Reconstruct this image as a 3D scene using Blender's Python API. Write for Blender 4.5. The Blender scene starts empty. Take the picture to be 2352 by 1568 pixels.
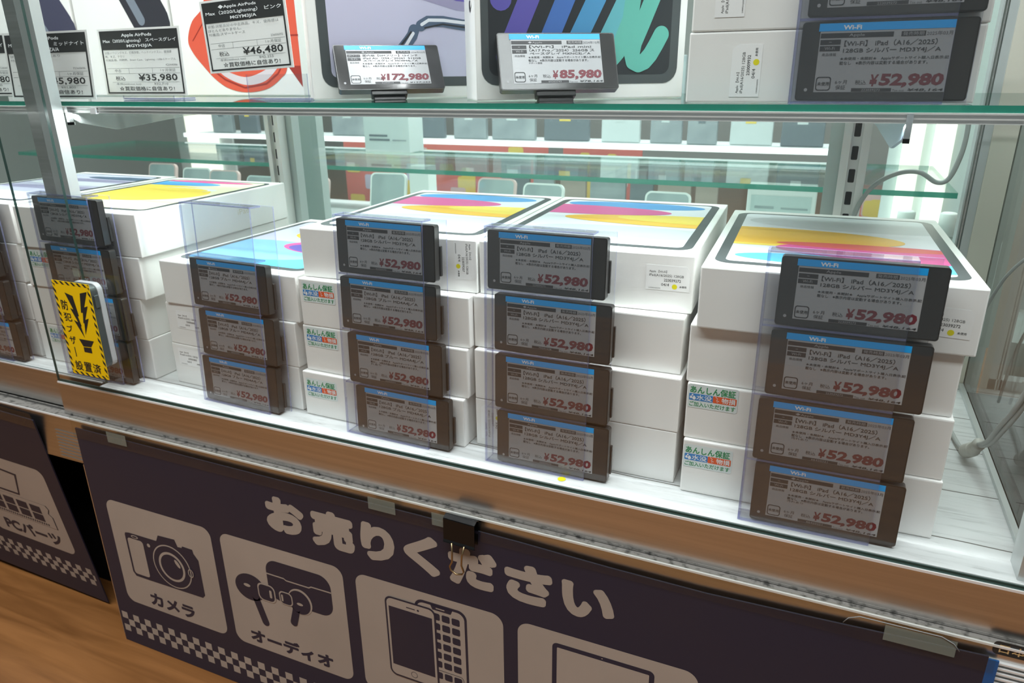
import bpy, bmesh, math, random
from mathutils import Vector, Matrix
random.seed(4)
S = bpy.context.scene
COL = S.collection
R_ = math.radians
# ---------------------------------------------------------------- camera
cam_d = bpy.data.cameras.new('camera'); cam = bpy.data.objects.new('camera', cam_d); COL.objects.link(cam)
cam.matrix_world = Matrix(((0.9178, -0.1279, 0.3759, 0), (0.3969, 0.3213, -0.8598, 0), (-0.0109, 0.9383, 0.3457, 0.3261), (0, 0, 0, 1)))
cam_d.sensor_width = 36; cam_d.lens = 36 * 1658.12 / 2352; cam_d.clip_start = .02
cam_d.dof.use_dof = True; cam_d.dof.focus_distance = .60; cam_d.dof.aperture_fstop = 14
S.camera = cam
S.view_settings.view_transform = 'Standard'; S.view_settings.look = 'None'; S.view_settings.gamma = 1
S.view_settings.use_curve_mapping = False; S.view_settings.exposure = 0.30
S.cycles.transparent_max_bounces = 40; S.cycles.max_bounces = 10; S.cycles.glossy_bounces = 5
S.cycles.caustics_reflective = False; S.cycles.caustics_refractive = False
# ---------------------------------------------------------------- world and lights
w = bpy.data.worlds.new('world'); S.world = w; w.use_nodes = True
w.node_tree.nodes['Background'].inputs[0].default_value = (.80, .88, .86, 1)
w.node_tree.nodes['Background'].inputs[1].default_value = .33
def area(name, loc, rot, sx, sy, power, col=(1, 1, 1)):
    l = bpy.data.lights.new(name, 'AREA'); l.shape = 'RECTANGLE'; l.size = sx; l.size_y = sy; l.energy = power; l.color = col
    o = bpy.data.objects.new(name, l); COL.objects.link(o); o.location = loc; o.rotation_euler = [R_(a) for a in rot]; return o
area('ceiling_lamp', (-.3, -.55, 2.2), (0, 0, 0), 3.2, .5, 72, (.95, .98, 1))
area('ceiling_lamp', (-.3, 2.0, 2.2), (0, 0, 0), 3.2, .5, 55, (.93, .98, 1))
area('rear_case_fill', (-.7, 1.2, .9), (0, 0, 0), 1.7, .04, 8, (.97, 1, 1))  # added fill light to brighten the view behind the rear glass
area('poster_fill', (-.6, 1.68, .9), (0, 0, 0), 1.7, .04, 7, (1, .98, .94))  # added fill light so the far posters do not fall dark
area('case_top_lamp', (-.55, .56, .92), (-24, 0, 0), 1.9, .03, 15, (.96, .99, 1))
area('case_shelf_lamp', (-.55, .553, .292), (-22, 0, 0), 1.9, .006, 2.2, (.96, .99, 1))

# ---------------------------------------------------------------- materials
def nmat(name):
    m = bpy.data.materials.new(name); m.use_nodes = True
    return m, m.node_tree.nodes, m.node_tree.links
def pm(name, col, rough=.5, metal=0, spec=.5, emit=None, est=1, coat=0):
    m, n, l = nmat(name); b = n['Principled BSDF']
    b.inputs['Base Color'].default_value = (*col, 1); b.inputs['Roughness'].default_value = rough
    b.inputs['Metallic'].default_value = metal; b.inputs['Specular IOR Level'].default_value = spec
    b.inputs['Coat Weight'].default_value = coat
    if emit: b.inputs['Emission Color'].default_value = (*emit, 1); b.inputs['Emission Strength'].default_value = est
    return m
def noisy(name, c1, c2, scale=(1, 1, 1), nscale=5, detail=6, rough=.5, metal=0, lo=.35, hi=.65, bump=0, spec=.5):
    m, n, l = nmat(name); b = n['Principled BSDF']
    t = n.new('ShaderNodeTexCoord'); mp = n.new('ShaderNodeMapping'); mp.inputs['Scale'].default_value = scale
    no = n.new('ShaderNodeTexNoise'); no.inputs['Scale'].default_value = nscale; no.inputs['Detail'].default_value = detail
    r = n.new('ShaderNodeValToRGB'); r.color_ramp.elements[0].position = lo; r.color_ramp.elements[1].position = hi
    r.color_ramp.elements[0].color = (*c1, 1); r.color_ramp.elements[1].color = (*c2, 1)
    l.new(t.outputs['Object'], mp.inputs[0]); l.new(mp.outputs[0], no.inputs[0]); l.new(no.outputs[0], r.inputs[0]); l.new(r.outputs[0], b.inputs['Base Color'])
    b.inputs['Roughness'].default_value = rough; b.inputs['Metallic'].default_value = metal; b.inputs['Specular IOR Level'].default_value = spec
    if bump:
        bp = n.new('ShaderNodeBump'); bp.inputs['Strength'].default_value = bump; bp.inputs['Distance'].default_value = .001
        l.new(no.outputs[0], bp.inputs['Height']); l.new(bp.outputs[0], b.inputs['Normal'])
    return m
def clear(name, tint, ior=1.45, haze=0, hazecol=(.8, .85, .85), dusty=0):
    """thin clear sheet: Fresnel mix of straight transmission and mirror reflection, same for every ray"""
    m, n, l = nmat(name); n.remove(n['Principled BSDF']); out = n['Material Output']
    g = n.new('ShaderNodeNewGeometry'); f = n.new('ShaderNodeFresnel'); ma = n.new('ShaderNodeMath'); ma.operation = 'MULTIPLY_ADD'
    ma.inputs[1].default_value = 1 / ior - ior; ma.inputs[2].default_value = ior
    l.new(g.outputs['Backfacing'], ma.inputs[0]); l.new(ma.outputs[0], f.inputs['IOR'])
    tr = n.new('ShaderNodeBsdfTransparent'); tr.inputs[0].default_value = (*tint, 1)
    gl = n.new('ShaderNodeBsdfGlossy'); gl.inputs['Roughness'].default_value = .02
    mx = n.new('ShaderNodeMixShader'); l.new(f.outputs[0], mx.inputs[0]); l.new(tr.outputs[0], mx.inputs[1]); l.new(gl.outputs[0], mx.inputs[2])
    last = mx
    if haze:
        d = n.new('ShaderNodeBsdfDiffuse'); d.inputs[0].default_value = (*hazecol, 1)
        m2 = n.new('ShaderNodeMixShader'); m2.inputs[0].default_value = haze
        l.new(mx.outputs[0], m2.inputs[1]); l.new(d.outputs[0], m2.inputs[2]); last = m2
    l.new(last.outputs[0], out.inputs[0]); return m
def edge(name, tint, col, mix):
    m, n, l = nmat(name); b = n['Principled BSDF']; out = n['Material Output']
    b.inputs['Base Color'].default_value = (*col, 1); b.inputs['Roughness'].default_value = .25
    tr = n.new('ShaderNodeBsdfTransparent'); tr.inputs[0].default_value = (*tint, 1)
    mx = n.new('ShaderNodeMixShader'); mx.inputs[0].default_value = mix
    l.new(tr.outputs[0], mx.inputs[1]); l.new(b.outputs[0], mx.inputs[2]); l.new(mx.outputs[0], out.inputs[0]); return m
M = {}
M['card'] = noisy('white_carton', (.83, .82, .79), (.88, .87, .85), nscale=9, rough=.55, bump=.05)
M['glass'] = clear('door_glass', (.97, .985, .98))
M['shelfglass'] = clear('shelf_glass', (.90, .965, .94), 1.5)
M['rearglass'] = clear('rear_glass', (.93, .965, .955), haze=.035, hazecol=(.75, .9, .88))
M['gedge'] = edge('green_glass_edge', (.2, .7, .55), (.015, .26, .18), .92)
M['gedge2'] = edge('dark_glass_edge', (.2, .45, .4), (.028, .060, .052), .93)
M['acr'] = clear('clear_acrylic', (.945, .95, .96), 1.49, haze=.02, hazecol=(.75, .77, .8))  # diffuse haze is a painted veil for pale reflections on the plates
M['acre'] = edge('violet_acrylic_edge', (.78, .80, .94), (.34, .36, .62), .34)
M['pvc'] = clear('clear_vinyl', (.95, .96, .94), 1.22)
M['tape'] = clear('clear_tape', (.85, .88, .82), 1.45, haze=.28, hazecol=(.45, .5, .42))
M['alu'] = noisy('brushed_aluminium', (.62, .62, .60), (.72, .72, .71), scale=(1, 60, 60), nscale=6, rough=.32, metal=1)
M['alur'] = noisy('worn_aluminium_rail', (.50, .49, .47), (.58, .57, .55), scale=(.6, 30, 30), nscale=8, rough=.30, metal=1)
M['alub'] = pm('bright_aluminium', (.80, .80, .78), .35, .3)
M['alupost'] = pm('anodised_post', (.60, .64, .64), .38, .55)
M['grime_gap_shade'] = noisy('grimy_ledge_gap_shade', (.03, .03, .027), (.24, .23, .21), nscale=160, rough=.6, lo=.3, hi=.5)  # ledge dirt; also the painted shade strip under the outer door
M['postw'] = pm('cream_post', (.62, .60, .52), .5, .1)
M['postg'] = pm('grey_post', (.50, .57, .55), .5, .1)
M['dark'] = pm('black_recess', (.004, .004, .004), .9, spec=.1)
M['bstl'] = pm('galvanised_steel', (.20, .27, .33), .28, .6)
M['chrome'] = pm('chrome', (.72, .75, .78), .18, 1)
M['tagb'] = pm('charcoal_tag_shell', (.025, .024, .023), .3)
M['tagface'] = pm('grey_tag_face', (.040, .040, .040), .10)
M['eink'] = pm('eink_paper', (.36, .365, .375), .25)
M['ink'] = pm('eink_black', (.015, .015, .018), .5)
M['inkg'] = pm('eink_grey', (.07, .07, .08), .5)
M['inkl'] = pm('eink_light', (.33, .33, .34), .5)
M['red'] = pm('eink_red', (.14, .010, .022), .5)
M['blue'] = pm('blue_strip', (.0, .36, .85), .4)
M['white'] = pm('white_ink', (.85, .87, .88), .5)
M['paper'] = pm('white_paper', (.84, .84, .82), .6)
M['paper2'] = pm('sticker_paper', (.90, .90, .89), .45); M['kgrey2'] = pm('sticker_cut_edge', (.45, .45, .44), .6)
M['kinkb'] = pm('black_ink', (.012, .013, .013), .5)
M['kgrey'] = pm('grey_ink', (.25, .26, .26), .6)
M['yel'] = pm('yellow_dot', (.80, .72, .01), .5)
M['alarmy'] = pm('alarm_yellow', (.85, .55, .0), .35)
M['cov_g'] = pm('green_ink', (.01, .28, .11), .5)
M['cov_b'] = pm('sticker_blue', (.03, .24, .60), .5)
M['cov_o'] = pm('sticker_orange', (.78, .11, .03), .5)
M['stk'] = pm('sticker_film', (.72, .80, .80), .4)
M['bez'] = pm('printed_bezel', (.075, .085, .088), .30)
M['navy'] = noisy('navy_vinyl', (.012, .013, .032), (.018, .016, .030), nscale=4, rough=.5)
M['cream'] = noisy('cream_print_dimmed', (.32, .27, .225), (.37, .31, .26), nscale=7, rough=.5, lo=.3, hi=.7)  # whitish print darkened: dim warm light is put into the colour
M['bluee'] = pm('blue_sheet_edge', (.01, .08, .25), .4)
M['cord'] = pm('grey_cord', (.42, .45, .44), .5)
M['cord2'] = pm('beige_ferrite', (.52, .52, .48), .5)
M['alarmd'] = pm('alarm_dark_plastic', (.07, .085, .085), .3)
M['alarml'] = pm('alarm_light_plastic', (.55, .58, .6), .35)
M['clip'] = pm('black_steel', (.012, .012, .012), .3, .6)
M['brass'] = pm('dull_brass_wire', (.36, .27, .15), .35, 1)
def sc(name, c, r=.35): M[name] = pm('print_' + name, c, r)
sc('p_white', (.80, .81, .86)); sc('p_gray', (.64, .66, .69)); sc('p_yel', (.93, .52, .05)); sc('p_yel2', (.93, .70, .10))
sc('p_org', (.85, .45, .07)); sc('p_pink', (.72, .10, .32)); sc('p_red', (.75, .12, .10)); sc('p_blue', (.09, .35, .72)); sc('p_cyan', (.12, .55, .85))
sc('p_lblue', (.26, .56, .86)); sc('p_pur', (.14, .10, .42)); sc('p_pal', (.88, .86, .60)); sc('p_lav', (.58, .56, .72)); sc('p_lav2', (.35, .32, .48))
sc('p_slate', (.09, .13, .20)); sc('p_dk', (.025, .028, .032)); sc('p_vio', (.12, .10, .40)); sc('p_bl2', (.07, .17, .48)); sc('p_bl3', (.08, .30, .55))
sc('p_cy2', (.13, .44, .50)); sc('p_tl', (.13, .47, .39)); sc('p_tl2', (.06, .42, .36)); sc('h_dk', (.035, .035, .045)); sc('h_hi', (.20, .23, .28))
sc('h_vio', (.06, .06, .10)); sc('h_red', (.72, .10, .055)); sc('h_redd', (.35, .03, .02)); sc('h_lt', (.70, .62, .66))
# wood floor
def wood():
    m, n, l = nmat('wood_laminate'); b = n['Principled BSDF']
    t = n.new('ShaderNodeTexCoord'); mp = n.new('ShaderNodeMapping'); mp.inputs['Scale'].default_value = (1.5, 16, 1)
    mp.inputs['Rotation'].default_value = (0, 0, R_(8))
    no = n.new('ShaderNodeTexNoise'); no.inputs['Scale'].default_value = 3.5; no.inputs['Detail'].default_value = 8; no.inputs['Distortion'].default_value = .6
    r = n.new('ShaderNodeValToRGB'); r.color_ramp.elements[0].color = (.165, .064, .016, 1); r.color_ramp.elements[1].color = (.285, .120, .036, 1)
    r.color_ramp.elements[0].position = .3; r.color_ramp.elements[1].position = .68
    l.new(t.outputs['Object'], mp.inputs[0]); l.new(mp.outputs[0], no.inputs[0]); l.new(no.outputs[0], r.inputs[0]); l.new(r.outputs[0], b.inputs['Base Color'])
    b.inputs['Roughness'].default_value = .38; return m
M['wood'] = wood()
def deckm():
    m, n, l = nmat('whitewashed_plank_sheet'); b = n['Principled BSDF']
    t = n.new('ShaderNodeTexCoord'); mp = n.new('ShaderNodeMapping'); mp.inputs['Scale'].default_value = (5, 55, 1)
    no = n.new('ShaderNodeTexNoise'); no.inputs['Scale'].default_value = 3; no.inputs['Detail'].default_value = 12; no.inputs['Roughness'].default_value = .75; no.inputs['Distortion'].default_value = .8
    r = n.new('ShaderNodeValToRGB'); e = r.color_ramp.elements
    e[0].position = .27; e[0].color = (.20, .20, .19, 1); e[1].position = .40; e[1].color = (.52, .54, .54, 1)
    x = e.new(.5); x.color = (.64, .66, .66, 1)
    # plank seams run along the case
    sx = n.new('ShaderNodeSeparateXYZ'); n2 = n.new('ShaderNodeTexNoise'); n2.inputs['Scale'].default_value = 7; n2.inputs['Detail'].default_value = 2
    a = n.new('ShaderNodeMath'); a.operation = 'MULTIPLY_ADD'; a.inputs[1].default_value = .012
    d = n.new('ShaderNodeMath'); d.operation = 'DIVIDE'; d.inputs[1].default_value = .078
    f = n.new('ShaderNodeMath'); f.operation = 'FRACT'; c = n.new('ShaderNodeMath'); c.operation = 'LESS_THAN'; c.inputs[1].default_value = .018
    mxx = n.new('ShaderNodeMixRGB'); mxx.inputs[2].default_value = (.11, .11, .10, 1)
    l.new(t.outputs['Object'], sx.inputs[0]); l.new(t.outputs['Object'], n2.inputs[0]); l.new(n2.outputs[0], a.inputs[0]); l.new(sx.outputs[1], a.inputs[2])
    l.new(a.outputs[0], d.inputs[0]); l.new(d.outputs[0], f.inputs[0]); l.new(f.outputs[0], c.inputs[0])
    l.new(t.outputs['Object'], mp.inputs[0]); l.new(mp.outputs[0], no.inputs[0]); l.new(no.outputs[0], r.inputs[0])
    l.new(r.outputs[0], mxx.inputs[1]); l.new(c.outputs[0], mxx.inputs[0]); l.new(mxx.outputs[0], b.inputs['Base Color'])
    b.inputs['Roughness'].default_value = .45; return m
M['deck'] = deckm()

# ---------------------------------------------------------------- mesh helper
class MB:
    def __init__(s): s.v = []; s.f = []; s.m = []; s.names = []; s.sm = []
    def mi(s, n):
        if n not in s.names: s.names.append(n)
        return s.names.index(n)
    def add(s, vs, fs, mat, smooth=False):
        o = len(s.v); s.v += [tuple(v) for v in vs]; k = s.mi(mat)
        for f in fs: s.f.append([i + o for i in f]); s.m.append(k); s.sm.append(smooth)
        return s
    def box(s, x0, x1, y0, y1, z0, z1, mat, edge=None):
        vs = [(x, y, z) for z in (z0, z1) for y in (y0, y1) for x in (x0, x1)]
        fs = [(0, 2, 3, 1), (4, 5, 7, 6), (0, 1, 5, 4), (2, 6, 7, 3), (0, 4, 6, 2), (1, 3, 7, 5)]
        if edge is None: return s.add(vs, fs, mat)
        d = [x1 - x0, y1 - y0, z1 - z0]; t = d.index(min(d))     # thin axis: those two faces are the sheet, the rest its edge
        for i, f in enumerate(fs): s.add(vs, [f], mat if (2, 2, 1, 1, 0, 0)[i] == t else edge)
        return s
    def poly(s, pts, mat, z=0.0, plane='xz'):
        """flat polygon; plane xz faces -y at depth -z, plane xy faces +z at height z"""
        if plane == 'xz': vs = [(x, -z, y) for x, y in pts]
        else: vs = [(x, y, z) for x, y in pts]
        a = sum(pts[i][0] * pts[(i + 1) % len(pts)][1] - pts[(i + 1) % len(pts)][0] * pts[i][1] for i in range(len(pts)))
        idx = list(range(len(vs)))
        if a < 0: idx.reverse()
        return s.add(vs, [idx], mat)
    def rect(s, x0, x1, y0, y1, mat, z=0.0, plane='xz'):
        return s.poly([(x0, y0), (x1, y0), (x1, y1), (x0, y1)], mat, z, plane)
    def tris(s, vf, mat, z=0.0, plane='xz', fit=None, sk=0):
        vs, fs = vf
        if not vs: return s
        if fit:
            xs = [v[0] for v in vs]; ys = [v[1] for v in vs]; x0, x1, y0, y1 = fit
            if y1 is None: ax = (x1 - x0) / (max(xs) - min(xs)); y1 = y0 + ax * (max(ys) - min(ys))
            kx = (x1 - x0) / max(1e-9, max(xs) - min(xs)); ky = (y1 - y0) / max(1e-9, max(ys) - min(ys))
            vs = [(x0 + (v[0] - min(xs)) * kx, y0 + (v[1] - min(ys)) * ky) for v in vs]
        if sk: vs = [(v[0] + sk * (v[1] - fit[2]), v[1]) for v in vs]
        if plane == 'xz': w_ = [(x, -z, y) for x, y in vs]
        else: w_ = [(x, y, z) for x, y in vs]
        return s.add(w_, fs, mat)
    def text(s, t, fit, mat, z=0.0, bold=0.0, plane='xz', sk=0, res=2):
        if bold and any(ord(c) > 0x2fff for c in t):       # heavy strokes: the glyph repeated at small offsets
            x0, x1, y0, y1 = fit; d = bold * (y1 - y0); n = 4 if bold < .04 else 16
            for k in range(n):
                a = 2 * math.pi * (k + .5) / n; dx, dy = d * math.cos(a), d * math.sin(a)
                s.tris(text2d(t, 0.006 if bold > .04 else 0, res), mat, z + .000004 * k, plane, (x0 + d + dx, x1 - d + dx, y0 + d + dy, y1 - d + dy), sk)
            return s
        return s.tris(text2d(t, bold, res), mat, z, plane, fit, sk)
    def tube(s, pts, r, mat, n=8):
        P = [Vector(p) for p in pts]; rings = []; up = Vector((.3, .5, .81)).normalized()
        for i, p in enumerate(P):
            d = (P[min(i + 1, len(P) - 1)] - P[max(i - 1, 0)]).normalized(); a = d.cross(up).normalized(); b = d.cross(a)
            rr = r[i] if isinstance(r, (list, tuple)) else r
            rings.append([p + a * math.cos(2 * math.pi * k / n) * rr + b * math.sin(2 * math.pi * k / n) * rr for k in range(n)])
        vs = [v for q in rings for v in q]; fs = []
        for i in range(len(P) - 1):
            for k in range(n): fs.append((i * n + k, i * n + (k + 1) % n, (i + 1) * n + (k + 1) % n, (i + 1) * n + k))
        fs.append(list(range(n - 1, -1, -1))); fs.append([(len(P) - 1) * n + k for k in range(n)])
        return s.add(vs, fs, mat, True)
    def prism(s, pts, y0, y1, mat, edge=None):
        """outline in x,z extruded along y"""
        n = len(pts); vs = [(x, y0, z) for x, z in pts] + [(x, y1, z) for x, z in pts]
        a = sum(pts[i][0] * pts[(i + 1) % n][1] - pts[(i + 1) % n][0] * pts[i][1] for i in range(n))
        F = list(range(n)); B = list(range(2 * n - 1, n - 1, -1))
        sides = [(i, n + i, n + (i + 1) % n, (i + 1) % n) for i in range(n)]
        if a < 0: F.reverse(); B.reverse(); sides = [q[::-1] for q in sides]
        s.add(vs, [F, B], mat); s.add(vs, sides, edge or mat); return s
    def mesh(s, name, bevel=0):
        me = bpy.data.meshes.new(name); me.from_pydata(s.v, [], s.f)
        for n_ in s.names: me.materials.append(M[n_])
        for p, k, sm in zip(me.polygons, s.m, s.sm): p.material_index = k; p.use_smooth = sm
        me.update()
        if bevel:
            b = bmesh.new(); b.from_mesh(me); bmesh.ops.remove_doubles(b, verts=b.verts, dist=1e-6)
            bmesh.ops.bevel(b, geom=list(b.edges), offset=bevel, segments=2, affect='EDGES', profile=.6); b.to_mesh(me); b.free()
        return me
    def obj(s, name, parent=None, bevel=0, loc=(0, 0, 0), rot=(0, 0, 0)):
        return link(name, s.mesh(name, bevel), parent, loc, rot)
def link(name, me, parent=None, loc=(0, 0, 0), rot=(0, 0, 0)):
    o = bpy.data.objects.new(name, me); COL.objects.link(o); o.location = loc; o.rotation_euler = [R_(a) for a in rot]
    if parent: o.parent = parent
    return o
def tag(o, label, cat, group=None, kind=None):
    o['label'] = label; o['category'] = cat
    if group: o['group'] = group
    if kind: o['kind'] = kind
    return o
def empty(name, loc, rot, label, cat, group=None):
    o = bpy.data.objects.new(name, None); COL.objects.link(o); o.location = loc; o.rotation_euler = [R_(a) for a in rot]; o.empty_display_size = .02
    return tag(o, label, cat, group)
_T = {}
def text2d(t, bold=0.0, res=2):
    k = (t, bold, res)
    if k in _T: return _T[k]
    c = bpy.data.curves.new('t', 'FONT'); c.body = t; c.size = 1; c.resolution_u = res; c.offset = bold; c.fill_mode = 'FRONT'
    o = bpy.data.objects.new('t', c); COL.objects.link(o)
    dg = bpy.context.evaluated_depsgraph_get(); e = o.evaluated_get(dg); me = e.to_mesh()
    vs = [(v.co.x, v.co.y) for v in me.vertices]; fs = []
    for p in me.polygons:
        q = list(p.vertices); a = 0
        for i in range(len(q)):
            a += vs[q[i]][0] * vs[q[(i + 1) % len(q)]][1] - vs[q[(i + 1) % len(q)]][0] * vs[q[i]][1]
        fs.append(q if a > 0 else q[::-1])
    e.to_mesh_clear(); bpy.data.objects.remove(o); bpy.data.curves.remove(c)
    _T[k] = (vs, fs); return _T[k]
def rr(x0, x1, y0, y1, r, n=5):
    o = []
    for cx, cy, a in ((x1 - r, y0 + r, -90), (x1 - r, y1 - r, 0), (x0 + r, y1 - r, 90), (x0 + r, y0 + r, 180)):
        for i in range(n + 1):
            t = R_(a + 90 * i / n); o.append((cx + r * math.cos(t), cy + r * math.sin(t)))
    return o
def ell(cx, cy, rx, ry, n=40, rot=0):
    c, s_ = math.cos(R_(rot)), math.sin(R_(rot))
    return [(cx + rx * math.cos(t) * c - ry * math.sin(t) * s_, cy + rx * math.cos(t) * s_ + ry * math.sin(t) * c) for t in [2 * math.pi * i / n for i in range(n)]]
def clip(sub, win):
    """Sutherland-Hodgman, win convex counter-clockwise"""
    out = sub
    for i in range(len(win)):
        a, b = win[i], win[(i + 1) % len(win)]; inp = out; out = []
        if not inp: break
        side = lambda p: (b[0] - a[0]) * (p[1] - a[1]) - (b[1] - a[1]) * (p[0] - a[0])
        for j in range(len(inp)):
            p, q = inp[j - 1], inp[j]; sp, sq = side(p), side(q)
            if (sp >= 0) != (sq >= 0):
                t = sp / (sp - sq); out.append((p[0] + t * (q[0] - p[0]), p[1] + t * (q[1] - p[1])))
            if sq >= 0: out.append(q)
    return out
def ring(mb, outer, inner, mat, z=0, plane='xz'):
    n = len(outer)
    vs = [((x, -z, y) if plane == 'xz' else (x, y, z)) for x, y in outer + inner]
    mb.add(vs, [(i, (i + 1) % n, n + (i + 1) % n, n + i) for i in range(n)], mat)
def stroke(mb, pts, w_, mat, z=0, plane='xz', caps=True):
    """polyline of constant width"""
    L = []; Rr = []
    for i, p in enumerate(pts):
        a = pts[max(i - 1, 0)]; b = pts[min(i + 1, len(pts) - 1)]; d = math.hypot(b[0] - a[0], b[1] - a[1]) or 1
        nx, ny = -(b[1] - a[1]) / d * w_ / 2, (b[0] - a[0]) / d * w_ / 2
        L.append((p[0] + nx, p[1] + ny)); Rr.append((p[0] - nx, p[1] - ny))
    for i in range(len(pts) - 1): mb.poly([L[i], L[i + 1], Rr[i + 1], Rr[i]], mat, z, plane)
    if caps:
        for p in (pts[0], pts[-1]): mb.poly(ell(p[0], p[1], w_ / 2, w_ / 2, 16), mat, z + 1e-5, plane)

def closed(P, n=6):
    o = []; N = len(P)
    for i in range(N):
        p0, p1, p2, p3 = P[i - 1], P[i], P[(i + 1) % N], P[(i + 2) % N]
        for k in range(n):
            t = k / n; o.append(tuple(.5 * (2 * p1[j] + (p2[j] - p0[j]) * t + (2 * p0[j] - 5 * p1[j] + 4 * p2[j] - p3[j]) * t * t + (3 * p1[j] - p0[j] - 3 * p2[j] + p3[j]) * t ** 3) for j in (0, 1)))
    return o
# ================================================================ ROOM
def struct(name, mb): o = mb.obj(name); o['kind'] = 'structure'; return o
FZ = -.36
struct('floor', MB().box(-4.5, 3.5, -3, 5, FZ - .05, FZ, 'wood'))
M['wall'] = pm('wall_paint', (.55, .60, .58), .8)
M['wallw'] = pm('warm_wall_paint', (.55, .52, .48), .8)
M['opp'] = noisy('opposite_cabinet_front', (.10, .125, .14), (.20, .22, .23), nscale=3, rough=.5)
M['ceil'] = pm('ceiling_paint', (.55, .55, .54), .8)
struct('wall_back', MB().box(-4.5, 3.5, 4.95, 5.05, FZ, 2.45, 'wall'))
struct('wall_front', MB().box(-4.5, 3.5, -3.05, -2.95, FZ, 2.45, 'wallw'))
tag(MB().box(-4.0, 3.0, -1.45, -1.0, FZ, 1.25, 'opp').obj('opposite_cabinet'), 'long bluish grey cabinet across the aisle from the glass case', 'cabinet')
struct('wall_left', MB().box(-4.55, -4.45, -3, 5, FZ, 2.45, 'wall'))
struct('wall_right', MB().box(3.45, 3.55, -3, 5, FZ, 2.45, 'wall'))
struct('ceiling', MB().box(-4.5, 3.5, -3, 5, 2.4, 2.5, 'ceil'))

# ================================================================ DISPLAY CASE
XL, XR = -1.72, .163
case = empty('display_case', (0, 0, FZ), (0, 0, 0), 'aluminium framed glass display case holding the tablet boxes and price tags', 'display case')
def cp(name, mb, bevel=0, par=None):
    o = mb.obj(name, par or case, bevel)
    if par is None: o.location = (0, 0, -FZ)
    return o
b = MB().box(XL, .30, .56, .88, FZ + .002, -.012, 'dark').box(-.76, .30, .51, .56, FZ + .002, -.11, 'dark')
b.box(-.7775, -.762, .492, .512, FZ + .002, -.105, 'alu'); cp('cabinet_body', b)
cp('deck', MB().box(XL, -.7320, .5150, .872, -.012, 0, 'deck').box(-.7320, XR, .503, .872, -.012, 0, 'deck'))
b = MB().box(XL, .30, .4915, .506, -.103, -.0445, 'alur').box(XL, .30, .4903, .4920, -.0455, -.0438, 'alub').box(XL, .30, .4920, .53, -.0500, -.0442, 'grime_gap_shade')  # thin alub strip is a painted highlight along the rail edge
cp('front_rail', b)
b = MB()
for k in range(9): b.box(-.812, -.764, .4905, .4915, -.064 - .0043 * k - .0010, -.064 - .0043 * k, 'alu')
cp('vent_louvre', b)
b = MB()
for k in range(9): b.box(.136, .30, .489, .4915, -.0570 - .0043 * k - .0012, -.0570 - .0043 * k, 'alub')
cp('vent_louvre', b)
M['gold'] = pm('gold_letter', (.55, .36, .16), .4)
b = MB().poly(rr(.144, .22, -.0515, -.0405, .003), 'kinkb', 0).text('日本', (.1475, .1635, -.0495, -.0425), 'gold', .0002, .02)
o = cp('maker_label', b); o.location.y = .4912
# vertical frame
b = MB().box(-.7735, -.7560, .5205, .532, 0, .95, 'alu').box(-.7560, -.7345, .5205, .532, 0, .95, 'alupost'); cp('centre_post', b)
cp('rear_post', MB().box(-.752, -.722, .868, .884, 0, .95, 'postg'))
cp('rear_post', MB().box(-.006, .012, .868, .884, 0, .95, 'postg'))
cp('corner_post', MB().box(.1335, .141, .866, .885, 0, .95, 'alupost').box(.141, .1625, .864, .885, 0, .95, 'postw').box(.128, .1295, .866, .885, 0, .95, 'alupost').box(.131, .1322, .866, .885, 0, .95, 'alu'))
cp('corner_post', MB().box(.1515, .1625, .507, .53, 0, .95, 'alupost'))
cp('side_glass', MB().box(.163, .168, .505, .885, -.01, .95, 'glass', 'gedge2'))
cp('rear_glass', MB().box(XL, XR, .886, .891, -.01, .95, 'rearglass', 'gedge'))
cp('rear_sill', MB().box(XL, XR, .866, .884, -.01, .012, 'alupost'))
cp('side_sill', MB().box(.158, .1625, .531, .862, -.01, .004, 'alupost'))
M['slot'] = pm('slot_shadow', (.02, .02, .02), .6)
def standard(x, wd):
    b = MB().box(x - wd / 2, x - wd * .2, .850, .866, 0, .95, 'alub').box(x + wd * .2, x + wd / 2, .850, .866, 0, .95, 'alub').box(x - wd * .2, x + wd * .2, .8562, .866, 0, .95, 'alub')
    z = .004
    while z < .94:
        b.poly([(px, pz) for px, pz in rr(x - wd * .12, x + wd * .12, z, z + .014, .0012)], 'slot', -.8560); z += .0235
    return cp('slotted_standard', b)
standard(-.744, .024); standard(.020, .026)
def bracket(x0, x1, mat):
    P = [(.549, .2935), (.549, .288), (.556, .2835), (.600, .2740), (.70, .2835), (.849, .2885), (.849, .2935)]
    b = MB(); vs = []; t = .0012
    for s_ in (-t, t):
        for y, z in P: f = (y - .549) / .3; vs.append((x1 + (x0 - x1) * f + s_, y, z))
    n = len(P); b.add(vs, [list(range(n)), list(range(2 * n - 1, n - 1, -1))] + [(i, i + n, (i + 1) % n + n, (i + 1) % n) for i in range(n)], mat)
    b.box(x1 - .0016, x1 + .0022, .5425, .5475, .282, .3003, 'chrome').box(x1 - .0016, x1 + .0022, .5425, .549, .282, .285, 'chrome')
    return cp('shelf_bracket', b)
bracket(.020, .0415, 'bstl')
M['steel2'] = clear('clear_bracket', (.80, .82, .80), 1.6, haze=.12)
bracket(-.744, -.7445, 'steel2')
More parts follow.
